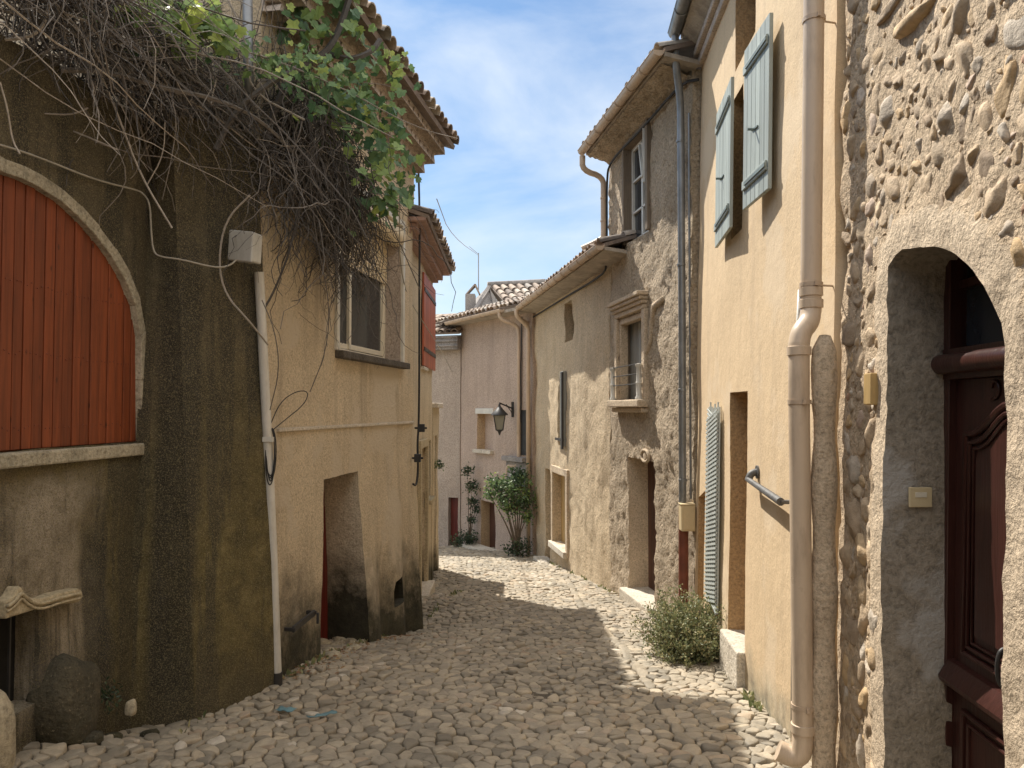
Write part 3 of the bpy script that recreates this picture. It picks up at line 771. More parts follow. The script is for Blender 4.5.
m_ = MB(); m_.box(W3.P(ru0+.02, rv0-.06, -.01), W3.U*.6, (0,0,.05), W3.N*.06); m_.build('sill', M['white_stone'], b3, bev=.006)
m_ = MB(); x = yd0
while x < yd1-.04: m_.cur = random.random(); W3.box(m_, x+.003, x+.13, -3.0, ydt-.02, -.15, -.11); x += .135
m_.build('door', M['yellowwood'], b3, bev=.004)
m_ = MB()
for r_ in ((yd0-.12, yd0, -3.0, ydt+.12), (yd1, yd1+.12, -3.0, ydt+.12), (yd0, yd1, ydt, ydt+.12)): W3.box(m_, *r_, -.01, .05)
m_.build('door_surround', M['stone'], b3, bev=.008)
m_ = MB(); W3.box(m_, yd0-.1, yd1+.1, -3.0, -2.72, -.1, .16); m_.build('doorstep', M['white_stone'], b3, bev=.02)
m_ = MB(); W3.box(m_, sd0, sd1, sdb, sdt, -.13, -.10); m_.build('window', M['glass'], b3)
m_ = MB(); W3.box(m_, sd0-.05, sd1+.05, sdb-.07, sdb, -.1, .08); m_.build('sill', M['stone'], b3, bev=.006)
m_ = MB(); W3.box(m_, -.2, W3.L+.02, VT3, VT3+.05, -.02, .30); 
for i in range(2): W3.box(m_, -.1, W3.L+.0, VT3-.09+.045*i-.04, VT3-.05+.045*i, -.02, .1+.08*i)
m_.build('eave_boarding', M['redtile'], b3, bev=.006)
m_ = MB(); tile_roof(m_, W3.P(-.2, VT3+.07, .34), W3.P(W3.L+.06, VT3+.07, .34), (-W3.N+V((0,0,.36))), 2.6, .2, .09); m_.build('roof', M['tile'], b3, smooth=True, autos=40)

W5 = Wall((-1.37, 13.17), (-1.40, 14.5), -1)
b5 = thing('low_outbuilding', 'low plastered outbuilding with a pale coping where the left-hand row ends', 'outbuilding', (-1.6, 13.9, gz(-1.5, 13.9)))
o0, o1, ob, ot = W5.rect((433.6, 560), (436.5, 430))
mb = front(W5, R(0, W5.L, -3.4, .0), [(R(.35, .95, -3.1, -.5), .15, 0, None)], [M['b3']], b5, res=.13, a1=.03, skirt=.4, build=False)
body(mb, [(-1.7, 13.2), (-1.75, 14.5), (-4.5, 14.5), (-4.5, 13.2)], -3.4, .0)
mb.build('wall', [M['b3']], b5, smooth=True, autos=50)
m_ = MB(); m_.box((-4.5, 13.18, .0), (3.22, -.0, 0), (-.04, 1.36, 0), (0,0,.09)); m_.build('coping', M['white_stone'], b5, bev=.015)
m_ = MB(); W5.box(m_, .36, .94, -3.1, -.52, -.13, -.09); m_.build('door', M['timber'], b5)

# ================================================================== FAR: pink house across the end
WF = Wall((.47, 17.25), (-1.36, 20.3), 1)
# flip so normal faces the viewer
bf = thing('pink_house', 'pink rendered house closing the end of the street under a low tiled roof', 'house', (-.3, 18.6, gz(-.3, 18.6)))
VTF = 2.22
def FR(a, b): return WF.rect(a, b)
fw_ = FR((477.5, 449), (493, 414)); fd_ = FR((481, 552), (495, 503)); fs_ = FR((517.5, 455), (531, 410)); fc_ = FR((512.5, 545), (530, 486))
fdk = FR((452, 530), (463, 497))
gF = lambda a, b, t, base=-3.9: [(a, base), (b, base), (b, t), (a, t)]
mb = front(WF, R(0, WF.L, -4.1, VTF), [(R(*fw_), .22, 1, 0), (gF(fd_[0], fd_[1], fd_[3]), .3, 1, None), (R(*fs_), .2, 1, 2)], [M['pink'], M['annex'], M['dark']], bf, res=.2, a1=.03, skirt=.4, build=False)
nn = WF.nh
body(mb, [tuple((V((.47,17.25,0))-nn*.36).xy), tuple((V((-1.36,20.3,0))-nn*.36).xy), (2.0, 25), (4.6, 20)], -4.1, VTF)
mb.build('wall', [M['pink'], M['annex'], M['dark']], bf, smooth=True, autos=50)
m_ = MB(); WF.box(m_, fw_[0]-.06, fw_[1]+.06, fw_[3], fw_[3]+.14, -.05, .04); m_.build('window_lintel', M['whitepaint'], bf, bev=.01)
m_ = MB(); WF.box(m_, fw_[0]-.06, fw_[1]+.06, fw_[2]-.09, fw_[2], -.1, .12); m_.build('sill', M['white_stone'], bf, bev=.01)
m_ = MB(); WF.box(m_, fd_[0], fd_[1], -3.9, fd_[3], -.29, -.25); m_.build('door', M['browndoor'], bf)
m_ = MB(); WF.box(m_, fd_[0]-.3, fd_[1]+.3, -3.75, gz(-.6,19)+.06, 0, .4); m_.build('doorstep', M['white_stone'], bf, bev=.02)
m_ = MB(); a, b, c, d = fs_; WF.box(m_, a+.02, a+(b-a)*.42, c, d, -.14, -.1); m_.build('curtained_pane', M['whiteframe'], bf)
m_ = MB(); WF.box(m_, a+(b-a)*.45, b-.02, c, d, -.12, -.08); m_.build('shutter', M['iron'], bf)
m_ = MB(); WF.box(m_, .1, 1.05, c-.14, c-.03, -.05, .22); m_.build('ledge', M['gable'], bf, bev=.01)
m_ = MB(); WF.box(m_, .12, 1.0, c-.75, c-.15, -.02, .12); m_.build('cement_patch', M['gable'], bf, bev=.02)
# roof, gutter, pipes
m_ = MB(); WF.box(m_, -.1, WF.L+.1, VTF-.02, VTF+.05, -.1, .42); m_.build('eave_soffit', M['soffit'], bf)
m_ = MB(); tile_roof(m_, WF.P(-.1, VTF+.10, .42), WF.P(WF.L+.7, VTF+.10, .42), (-WF.N+V((0,0,.33))), 2.0, .2, .088); m_.build('roof', M['tile'], bf, smooth=True, autos=40)
m_ = MB(); halfgutter(m_, WF.P(.55, VTF+.05, .49), WF.P(WF.L-.1, VTF+.02, .49), .065); m_.build('gutter', M['pvc2'], bf, smooth=True, autos=40)
m_ = MB(); g0 = WF.P(.66, VTF+.0, .49); m_.tube(smoothpath([g0, g0-V((0,0,.16)), WF.P(.52, VTF-.3, .08), WF.P(.5, VTF-.5, .07)])+[WF.P(.5, -1.2, .07)]+smoothpath([WF.P(.5,-1.3,.07), WF.P(.62,-1.35,.1), WF.P(.95,-1.35,.1), WF.P(.98,-1.6,.1)]), .045, 10)
m_.build('downpipe', M['pvc2'], bf, smooth=True)
m_ = MB(); g0 = WF.P(.02, VTF+.0, .42); m_.tube(smoothpath([g0, g0-V((0,0,.16)), WF.P(.06, VTF-.35, .1), WF.P(.05, VTF-.5, .09)])+[WF.P(.05, -3.3, .09)], .05, 10); m_.build('downpipe', M['pvc2'], bf, smooth=True)

# ornate lantern
bx = WF.P(*WF.uv(513, 409.5), 0)
ln = thing('wall_lantern', 'black four-sided street lantern on an arm fixed to the pink house', 'lantern', bx)
lc = at(499.5, 409.5, bx.y-.5)
m_ = MB(); m_.tube([bx+V((0,0,.02)), at(499.5, 403.0, bx.y-.5)+V((0,0,-.0))], .018, 8); m_.tube([bx+V((0,0,-.12)), bx.lerp(lc, .5)+V((0,0,.12))], .01, 6); m_.box(bx-V((.04,.03,.18)), (.08,0,0), (0,.05,0), (0,0,.36)); m_.build('bracket', M['iron'], ln, smooth=True, autos=40)
lt = at(499.5, 403.0, bx.y-.5); 
def ring4(r, z): return [lt+V((r*cos(pi/4+k*pi/2), r*sin(pi/4+k*pi/2), z)) for k in range(4)]
m_ = MB(); m_.lathe([(.02, -.02), (.03, -.08), (.05, -.1), (.1, -.16), (.19, -.25), (.2, -.28)], lt, V((0,0,1)), 8); m_.build('cap', M['iron'], ln, smooth=True, autos=40)
m_ = MB(); t4 = ring4(.185, -.28); b4 = ring4(.11, -.62)
for k in range(4): m_.bar(t4[k], b4[k], .018); m_.bar(t4[k], t4[(k+1) % 4], .018); m_.bar(b4[k], b4[(k+1) % 4], .018)
m_.lathe([(.10, -.62), (.04, -.66), (.02, -.72), (.005, -.74)], lt, V((0,0,1)), 8)
m_.build('cage', M['iron'], ln)
m_ = MB(); t4 = ring4(.175, -.285); b4 = ring4(.102, -.61)
for k in range(4): m_.prism([t4[k], t4[(k+1) % 4], b4[(k+1) % 4], b4[k]], (lt-V((0,0,.4))-t4[k]).normalized()*.003)
m_.build('glass', M['lampglass'], ln)

# pale house further left
WP = Wall((-1.38, 20.28), (-4.2, 21.3), 1)
bp = thing('pale_house', 'pale grey-pink house with a rough stone eave left of the pink house', 'house', (-2, 20.9, gz(-2, 20.9)))
mb = front(WP, R(0, WP.L, -4.2, 1.95), [(gF(.06, .34, WP.uv(461, 498)[1], -4.1), .2, 0, None)], [M['pale']], bp, res=.25, a1=.04, skirt=.4, build=False)
body(mb, [tuple((V((-1.38,20.28,0))-WP.nh*.36).xy), tuple((V((-4.2,21.3,0))-WP.nh*.36).xy), (-3, 26), (-.2, 25)], -4.2, 1.95)
mb.build('wall', M['pale'], bp, smooth=True, autos=50)
m_ = MB(); WP.box(m_, .07, .33, -4.1, WP.uv(461, 498)[1], -.19, -.15); m_.build('door', M['reddoor'], bp)
m_ = MB(); WP.box(m_, -.03, 1.5, 1.55, 1.93, -.02, .25)
for v in (1.62, 1.75, 1.86): WP.box(m_, -.05, 1.5, v, v+.05, .2, .3)
m_.build('stone_cornice', M['gable'], bp, bev=.03)
m_ = MB(); tile_roof(m_, WP.P(-.1, 2.0, .3), WP.P(WP.L, 2.0, .3), (-WP.N+V((0,0,.38))), 2.2, .2, .09, jig=.03); m_.build('roof', M['tile'], bp, smooth=True, autos=40)

# upper house behind, with gable, chimney and antenna
bu = thing('gabled_house', 'house rising behind the pink one with a cement gable and a canal-tile roof', 'house', (0, 22.5, 1.5))
A_ = at(461, 330, 21.6); B_ = at(488.5, 286, 23.6); C_ = at(507, 315, 21.2); E_ = at(545, 283, 24.2); G_ = at(552, 318, 22.0)
m_ = MB()
lowz = 1.2
def dn(p): return V((p.x, p.y, lowz))
for f in ((dn(A_), dn(C_), C_, B_-V((0,0,.03)), A_),): 
    m_.face([m_.vert(p) for p in f])
Bb_ = B_+V((2.0, 2.6, -1.3)); 
m_.poly([dn(A_), A_, B_, B_+V((-.6,3,0)), dn(B_+V((-.6,3,0)))]); m_.poly([dn(C_), dn(G_), G_, C_])
m_.prism([dn(A_), dn(C_), dn(G_), dn(E_+V((0,2,0))), dn(B_+V((-.6,3,0)))], (0,0,.3))
m_.prism([A_+V((0,0,-.06)), B_+V((0,0,-.05)), B_+V((.12,.05,-.05)), A_+V((.1,-.06,-.06))], (0,0,.12))
m_.poly([B_-V((0,0,.05)), E_-V((0,0,.05)), E_+V((-.4,3.5,-1.6)), B_+V((-.6,3,-1.4))])
m_.build('wall', M['gable'], bu)
upr = ((B_+E_)/2-(C_+G_)/2); ax_ = (E_-B_).normalized(); upr = (upr-ax_*upr.dot(ax_))
m_ = MB()
cl = C_+(B_-C_)*0
# roof slope between eave C-G and ridge B-E
e0 = C_; L_ = 1
n_ = 9
for i in range(n_):
    pass
tile_roof(m_, B_-upr.normalized()*(upr.length+.02)+ax_*.05, B_-upr.normalized()*(upr.length+.02)+ax_*((E_-B_).length), upr, upr.length, .235, .1, row=.36, jig=.02)
m_.build('roof', M['tile'], bu, smooth=True, autos=40)
m_ = MB(); m_.tube([B_+V((-.02,0,.05)), E_+V((0,0,.05))], .085, 8); m_.build('ridge_cap', M['gable'], bu, smooth=True)
ch = MB(); c0 = at(470.5, 306, 23.0); ch.box(c0-V((.15,.2,.35)), (.3,0,0), (0,.4,0), (0,0,.70)); ch.mi = 0
chm = ch.build('chimney', M['gable'], bu, bev=.02)
c1 = c0+V((0,0,.35)); ch = MB(); ch.prism([c1+V((-.13,-.2,.0)), c1+V((-.09,-.2,0)), c1+V((.17,-.2,.28)), c1+V((.13,-.2,.30))], (0,.4,0)); ch.build('chimney_cap', M['tile'], chm); ch = MB(); ch.prism([c1+V((.30,-.2,.0)), c1+V((.26,-.2,0)), c1+V((.13,-.2,.26)), c1+V((.17,-.2,.30))], (0,.4,0)); ch.build('chimney_cap', M['tile'], chm)
ch = MB(); a0 = at(478.5, 290, 23.1); a1_ = at(478.5, 253, 23.1); ch.tube([a0, a1_], .018, 6); ch.tube([a1_+V((-.28,0,.2)), a1_+V((-.02,0,-.02))], .008, 4); ch.build('antenna', M['steel'], bu)

# ================================================================== RIGHT: grey roughcast house (tall)
WG = Wall((2.0, 8.4), (1.4885, 11.5), 1)
hg = thing('roughcast_house', 'tall grey-brown roughcast house with a corniced stone window and deep brown doorway', 'house', (2.0, 10, gz(1.7, 10)))
VTG = 3.80
gw0, gw1, gwb, gwt = WG.rect((627, 245), (648, 141)); gwt = 3.66; gwb = 2.30
cw0, cw1, cwb, cwt = WG.rect((619.5, 400), (644, 309))
cwb = .12; cwt = 1.28
gd0, gd1, gdb, gdt = WG.rect((628.5, 592), (654.5, 462))
def extg(u, v): return .028*noise.noise(V((u*3, v*3, 5)))+.020*fbm(V((u*13, v*13, 1)))
mb = front(WG, R(0, WG.L, -3.0, VTG), [(R(gw0, gw1, gwb, gwt), .2, 1, None), (R(cw0, cw1, cwb, cwt), .26, 1, None), (R(gd0, gd1, -2.9, gdt), .34, 2, None)], [M['grey'], M['timber'], M['trim'], M['grey']], hg, res=.055, a1=.03, a2=.012, extra=extg, build=False)
mb.mi = 3
body(mb, [(2.45, 8.42), (1.95, 11.45), (7.5, 12.5), (7.5, 9.4)], -3.2, VTG)
mb.build('wall', [M['grey'], M['timber'], M['trim'], M['grey']], hg, smooth=True, autos=60)
# upper window
m_ = MB()
for r_ in ((gw0-.09, gw0, gwb-.0, gwt+.1), (gw1, gw1+.07, gwb, gwt+.1), (gw0, gw1, gwt, gwt+.09)): WG.box(m_, *r_, -.04, .05)
m_.build('window_casing', M['timber'], hg, bev=.008)
m_ = MB()
for r_ in ((gw0, gw0+.055, gwb, gwt), (gw1-.055, gw1, gwb, gwt), (gw0, gw1, gwb, gwb+.06), (gw0, gw1, gwt-.05, gwt), ((gw0+gw1)/2-.03, (gw0+gw1)/2+.03, gwb, gwt), (gw0, gw1, gwb+.42, gwb+.45), (gw0, gw1, gwb+.86, gwb+.89)): WG.box(m_, *r_, -.12, -.07)
fr = m_.build('window_frame', M['whitepaint'], hg, bev=.004)
m_ = MB(); WG.box(m_, gw0, gw1, gwb, gwt, -.115, -.105); m_.build('pane', M['glass'], fr)
m_ = MB(); m_.bar(WG.P(gw0+.07, gwb+.72, .05), WG.P(gw0+.42, gwt-.1, -.03), .035, .05); m_.bar(WG.P(gw0+.07, gwb+.65, .02), WG.P(gw0+.05, gwt, .03), .05, .05)
m_.build('brace', M['whitepaint'], hg, bev=.004)
# corniced window
m_ = MB(); 
for k, (v, w, t) in enumerate(((cwt+.02, .05, .07), (cwt+.09, .085, .05), (cwt+.14, .12, .05), (cwt+.19, .15, .06))): WG.box(m_, cw0-.1-.02*k, cw1+.08+.02*k, v, v+t-.003, -.03, w)
m_.build('window_cornice', M['trim'], hg, bev=.012)
m_ = MB()
for r_ in ((cw0-.13, cw0-.0, cwb-.02, cwt+.02), (cw1, cw1+.11, cwb-.02, cwt+.02)): WG.box(m_, *r_, -.05, .045)
for r_ in ((cw0, cw0+.06, cwb, cwt), (cw1-.06, cw1, cwb, cwt), (cw0, cw1, cwt-.08, cwt)): WG.box(m_, *r_, -.12, .0)
m_.build('stone_jamb', M['trim'], hg, bev=.015)
m_ = MB(); WG.box(m_, cw0-.16, cw1+.14, cwb-.11, cwb-.01, -.25, .15); WG.box(m_, cw0-.12, cw1+.1, cwb-.18, cwb-.115, -.03, .09); m_.build('sill', M['trim'], hg, bev=.015)
for uu in (cw0-.03, cw1+.03):
    m_ = MB(); m_.lathe([(.045, 0), (.045, .03), (.03, .05), (.034, .2), (.04, .22), (.03, .24), (.028, .42), (.042, .44), (.042, .47), (.01, .475)], WG.P(uu, cwb-.01, .09), V((0,0,1)), 12)
    m_.build('baluster', M['whitepaint'], hg, smooth=True, autos=40)
m_ = MB()
for v in (cwb+.2, cwb+.33, cwb+.46): m_.tube([WG.P(cw0-.03, v, .09), WG.P(cw1+.03, v, .09)], .008, 5)
m_.build('guard_rail', M['iron'], hg)
m_ = MB(); x = cw0
while x < cw1-.03: m_.cur = random.random(); WG.box(m_, x+.003, x+.10, cwb, cwt, -.20, -.17); x += .104
m_.build('shutter', M['greywood'], hg, bev=.003)
# door
m_ = MB(); x = gd0
while x < gd1-.02: m_.cur = random.random(); WG.box(m_, x+.003, x+.115, -2.8, gdt, -.33, -.29); x += .12
m_.build('door', M['browndoor'], hg, bev=.004)
m_ = MB(); bz = max(WG.ground(gd0), WG.ground(gd1))+.06; WG.box(m_, gd0-.06, gd1+.06, -3, bz, -.34, .12); m_.build('doorstep', M['white_stone'], hg, bev=.02)
m_ = MB(); c = WG.P((gd0*.75+gd1*.25), gdt+.06, .03); m_.tube([c+WG.U*cos(a)*.14+WG.Vv*sin(a)*.075 for a in [2*pi*k/20 for k in range(21)]], .022, 8); m_.lathe([(.06, 0), (.05, .03), (.01, .035)], c-WG.N*.02, WG.N, 14); m_.build('oval_plaque', M['trim'], hg, smooth=True, autos=50)
# rough render scar by the cornice
m_ = MB(); sp_ = [WG.P(*WG.uv(px, py), .0) for px, py in ((664, 298), (655, 306), (652, 322), (651, 340), (648, 352), (643, 357))]
m_.tube(sp_, [.035, .05, .035, .03, .035, .02], 8); m_.build('render_scar', M['trim'], hg, smooth=True)
# eave
def eave(W, u0, u1, vt, ov, rise, par, matg, roofrows=2.6, tiles=True, gr=.065):
    m_ = MB(); a = W.P(u0, vt-.02, -.05); b = W.P(u1, vt-.02, -.05)
    c = W.P(u1, vt+rise, ov); d = W.P(u0, vt+rise, ov)
    m_.prism([a, b, c, d], V((0,0,.05)))
    nr = int((u1-u0)/.33)
    so = m_.build('eave_soffit', M['soffit'], par, smooth=False)
    m_ = MB(); tile_roof(m_, W.P(u0, vt+rise+.10, ov), W.P(u1, vt+rise+.10, ov), (-W.N+V((0,0,.3))), roofrows, .2, .088); m_.build('roof', M['tile'], par, smooth=True, autos=40)
    m_ = MB(); halfgutter(m_, W.P(u0, vt+rise+.06, ov+gr), W.P(u1, vt+rise+.06, ov+gr), gr); m_.build('gutter', matg, par, smooth=True, autos=40)
eave(WG, -.15, WG.L+.03, VTG, .36, .05, hg, M['pvc2'])
m_ = MB(); nu, nw = 60, 10; gr_ = [[m_.vert(WG.P(WG.L*i/nu, VTG-.10+.13*(j/nw)**.7-.05*max(0, noise.noise(V((i*.55, j*.6, 2))))-.02*fbm(V((i*.9, j*.9, 0))), -.02+.36*j/nw)) for j in range(nw+1)] for i in range(nu+1)]
for i in range(nu):
    for j in range(nw): m_.face((gr_[i][j], gr_[i][j+1], gr_[i+1][j+1], gr_[i+1][j]))
m_.build('rubble_corbel', M['grey'], hg, smooth=True)
m_ = MB(); g0 = WG.P(WG.L-.02, VTG+.02, .43); q0 = WG.P(WG.L+.02, 3.38, .09)
m_.tube(smoothpath([g0, g0-V((0,0,.22)), q0+V((0,0,.15)), q0-V((0,0,.1))])+[WG.P(WG.L+.02, 2.75, .09)]+smoothpath([WG.P(WG.L+.02, 2.65, .09), WG.P(WG.L+.02, 2.58, .1), WG.P(WG.L+.1, 2.48, .3), WG.P(WG.L+.14, 2.44, .4)]), .045, 12)
for v in (3.2, 2.85): collar(m_, WG.P(WG.L+.02, v, .09), (0,0,1), .046)
m_.build('downpipe', M['pvc2'], hg, smooth=True, autos=45)

# low sandy house
WS = Wall((1.487, 11.51), (.52, 17.35), 1)
hl = thing('low_house', 'lower sandy house on the right beyond the tall one, with a narrow slit opening', 'house', (1.2, 14, gz(1, 14)))
VTS = 2.17
sl = WS.rect((564, 343), (572.5, 299)); ns = WS.rect((558.5, 445), (566, 371)); lw_ = WS.rect((554, 541), (567, 477)); ld_ = WS.rect((545.5, 560), (551, 470))
mb = front(WS, R(0, WS.L, -3.8, VTS), [(R(*sl), .25, 0, 1), (R(ns[0]-.0, ns[1]-.0, ns[2], ns[3]), .12, 0, None), (R(*lw_), .2, 0, None), ([(ld_[0], -3.6), (ld_[1], -3.6), (ld_[1], ld_[3]), (ld_[0], ld_[3])], .25, 0, None)], [M['greylow'], M['dark']], hl, res=.11, a1=.035, a2=.01, extra=extg, build=False)
body(mb, [(1.95, 11.55), (1.0, 17.4), (6, 18.3), (7, 12.6)], -3.9, VTS)
mb.build('wall', [M['greylow'], M['dark']], hl, smooth=True, autos=60)
eave(WS, -.95, WS.L+.05, VTS, .36, .03, hl, M['pvc2'])
m_ = MB(); WS.box(m_, ns[0]+.02, (ns[0]+ns[1])/2-.02, ns[2], ns[3], -.04, .05); s_ = m_.build('shutter', M['greywood'], hl, bev=.005)
m_ = MB(); WS.box(m_, ns[0]-.0, ns[0]+.10, ns[2]-.05, ns[3]-.02, .05, .085); WS.box(m_, ns[0]-.02, ns[1], ns[2]+.1, ns[2]+.15, .05, .075); m_.build('shutter_bar', M['iron'], s_)
m_ = MB(); WS.box(m_, (ns[0]+ns[1])/2+.0, ns[1], ns[2], ns[3], -.1, -.05); m_.build('shutter', M['greywood'], hl, bev=.005)
m_ = MB()
a, b, c, d = lw_
for r_ in ((a-.14, a, c-.1, d+.14), (b, b+.12, c-.1, d+.14), (a, b, d, d+.14)): WS.box(m_, *r_, -.03, .04)
m_.build('window_surround', M['trim'], hl, bev=.012)
m_ = MB(); WS.box(m_, a-.1, b+.12, c-.12, c, -.2, .1); m_.build('sill', M['white_stone'], hl, bev=.012)
m_ = MB(); x = a
while x < b-.04: m_.cur = random.random(); WS.box(m_, x+.004, x+.15, c, d, -.18, -.15); x += .155
m_.build('shutter', M['yellowwood'], hl, bev=.004)
m_ = MB(); a, b, c, d = ld_; WS.box(m_, a, b, -3.6, d, -.2, -.15); m_.build('door', M['timber'], hl)
m_ = MB(); WS.box(m_, a-.1, b+.1, -3.6, WS.ground(b)+.08, -.05, .25); m_.build('doorstep', M['white_stone'], hl, bev=.02)
m_ = MB(); g0 = WS.P(WS.L-.05, VTS+.03, .43); m_.tube(smoothpath([g0, g0-V((0,0,.14)), WS.P(WS.L+.1, VTS-.25, .1), WS.P(WS.L+.1, VTS-.45, .08)])+[WS.P(WS.L+.1, -3.4, .08)], .05, 10)
m_.build('downpipe', M['pvc2'], hl, smooth=True)

# ================================================================== RIGHT: ochre house
WO = Wall((1.701, 4.13), (2.0, 8.4), 1, lean=.02)
ho = thing('ochre_house', 'ochre rendered house on the right with grey-blue shutters, blue lattice and sand-coloured drainpipe', 'house', (2.0, 6, gz(1.9, 6)))
VTO = 3.95
dd = WO.rect((728, 655), (748, 391)); lowd = WO.rect((697.5, 590), (705, 490)); ow = WO.rect((731.5, 240), (743.5, 100))
owb, owt = 1.50, 2.74; att = WO.rect((735.5, 60), (756, 20)); att = (att[0], att[1], 2.98, 3.72)
doorp = [(dd[0], -2.6), (dd[1], -2.7), (dd[1], dd[3]), (dd[0], dd[3])]
lwp = [(lowd[0], -2.8), (lowd[1], -2.8), (lowd[1], lowd[3]-.12), (lowd[0], lowd[3])]
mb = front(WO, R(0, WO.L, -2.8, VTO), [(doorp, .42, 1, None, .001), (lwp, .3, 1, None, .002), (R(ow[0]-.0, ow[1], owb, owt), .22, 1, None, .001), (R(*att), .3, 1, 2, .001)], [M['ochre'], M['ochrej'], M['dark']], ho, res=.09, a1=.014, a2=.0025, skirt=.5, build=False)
body(mb, [(2.24, 4.15), (2.5, 8.4), (7.5, 9.38), (7.5, 4.15)], -3.0, VTO)
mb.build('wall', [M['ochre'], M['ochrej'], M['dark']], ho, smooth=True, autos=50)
m_ = MB(); WO.box(m_, dd[0], dd[1], -2.6, dd[3], -.42, -.37); m_.build('door', M['browndoor'], ho)
m_ = MB(); WO.box(m_, lowd[0], lowd[1], -2.8, lowd[3], -.30, -.26); m_.build('cupboard_door', M['yellowwood'], ho)
m_ = MB(); zt = WO.uv(748, 656)[1]; WO.box(m_, dd[0]-.02, dd[1]+.02, -2.8, zt, -.4, .07); m_.build('doorstep', M['white_stone'], ho, bev=.015)
m_ = MB(); c = WO.P(dd[1]-.004, WO.uv(728,489)[1]+.02, -.33); m_.box(c, (-.0,-.02,0), WO.N*.09, (0,0,.09)); m_.build('doorbell', M['boxpl'], ho, bev=.004)
m_ = MB(); WO.box(m_, ow[0], ow[1], owb, owt, -.19, -.17); fr = m_.build('pane', M['glass'], ho)
m_ = MB()
for r_ in ((ow[0], ow[0]+.05, owb, owt), (ow[1]-.05, ow[1], owb, owt), (ow[0], ow[1], owb, owb+.05), (ow[0], ow[1], owt-.05, owt)): WO.box(m_, *r_, -.17, -.13)
m_.build('window_frame', M['bluewood'], ho, bev=.004)
def shutter(ua, ub, vb, vt, wa, wb):
    """board shutter between two wall positions, wa/wb the stand-off at each edge"""
    m_ = MB(); n = max(4, int((ub-ua)/.085)); th = .028
    A = WO.P(ua, vb, wa); B = WO.P(ub, vb, wb); H = WO.Vv*(vt-vb); D = B-A; T = D.cross(H).normalized()
    if T.dot(WO.N) < 0: T = -T
    T = T*th
    for i in range(n):
        m_.cur = random.random(); m_.box(A+D*(i/n)+D.normalized()*.003, D/n-D.normalized()*.006, H, T)
    o = m_.build('shutter', M['bluewood'], ho, bev=.003)
    for f in (.14, .86):
        m_ = MB(); m_.box(A+D*.04+H*f-H.normalized()*.035+T, D*.92, H.normalized()*.07, T*.6); m_.build('cross_batten', M['bluewood'], o, bev=.004)
        m_ = MB(); m_.box(A+D*.02+H*f-H.normalized()*.014+T*1.6, D*.8, H.normalized()*.026, T*.3); m_.build('strap_hinge', M['blueback'], o)
    m_ = MB(); c = A+D*.5+H*.42+T; m_.bar(c-D*.12, c+D*.12+H*.015, .012, .02, up=WO.N); m_.tube([c, c+T*2], .01, 6); m_.build('latch', M['blueback'], o)
s0 = WO.uv(767, 100, .09)[0]; s1 = WO.uv(743, 130, .12)[0]; s2 = WO.uv(731, 170, .11)[0]; s3 = WO.uv(715.5, 170, .08)[0]
shutter(s0, s1, owb+.02, owt+.02, .05, .09); shutter(s2, s3, owb+.0, owt+.03, .09, .05)
# attic shutter hint
m_ = MB(); WO.box(m_, att[0]+.1, att[1]-.25, att[2]+.32, att[3], -.2, -.17); m_.build('attic_shutter', M['iron'], ho)
# lattice trellis of slats
tr = WO.rect((710, 600), (723, 404)); m_ = MB(); a, b, c, d = tr; rnd = random.Random(8)
for i in range(8):
    x = a+(b-a)*i/7; m_.bar(WO.P(x, c, .03), WO.P(x, d+rnd.uniform(-.04, .02), .03), .022, .014)
n = 44
for i in range(n):
    v = c+(d-c)*i/(n+3); m_.bar(WO.P(a-.01, v, .045), WO.P(b+.01, v+.11, .045), .008, .02)
    m_.bar(WO.P(a-.01, v+.11, .055), WO.P(b+.01, v-.0, .055), .008, .02)
m_.build('trellis', M['trellis'], ho)
# hand rail
m_ = MB(); p0 = WO.P(WO.uv(758, 480)[0], WO.uv(758, 480)[1], 0); p1 = WO.P(WO.uv(792, 492)[0], WO.uv(758, 480)[1]-.06, 0)
m_.tube(smoothpath([p0+WO.N*.005+V((0,0,.06)), p0+WO.N*.05+V((0,0,.05)), p0+WO.N*.07])+[p1+WO.N*.07], .027, 10); m_.tube([p0+WO.N*.0+V((0,0,.06)), p0+WO.N*.012+V((0,0,.06))], .05, 12); m_.tube([p1+WO.N*.07, p1+WO.N*0], .014, 8)
m_.build('handrail', M['galv'], ho, smooth=True, autos=45)
# eave
eave(WO, -.02, WO.L-.05, VTO-.03, .24, .20, ho, M['zinc'], 2.6, gr=.07)
m_ = MB(); WO.box(m_, 0, WO.L-.05, VTO-.16, VTO-.06, -.02, .05); WO.box(m_, 0, WO.L-.05, VTO-.055, VTO+.02, -.02, .1); m_.build('eave_moulding', M['genoise'], ho, bev=.01)
m_ = MB(); pb = WG.P(.07, 0, .07)
g0 = WO.P(WO.L-.12, VTO+.16, .31)
pz = [g0, g0-V((0,0,.25))]; top_ = V((pb.x-.02, pb.y, 3.25))
m_.tube(smoothpath([g0, g0-V((0,0,.28)), top_+V((0,0,.2)), top_-V((0,0,.1))])+[V((pb.x-.02, pb.y, 1)), V((pb.x-.03, pb.y, -1.1))], .042, 12)
for z in (3.0, 1.6, .2, -.8): collar(m_, (pb.x-.025, pb.y, z), (0,0,1), .043)
m_.tube([V((pb.x+.06, pb.y-.05, 3.3)), V((pb.x+.05, pb.y-.05, -1.0))], .013, 6)
m_.build('downpipe', M['zinc'], ho, smooth=True, autos=45)
m_ = MB(); m_.tube([V((pb.x-.02, pb.y, -1.1)), V((pb.x-.03, pb.y, -2.6))], .055, 12); m_.build('pipe_boot', M['rustpipe'], ho, smooth=True, autos=45)
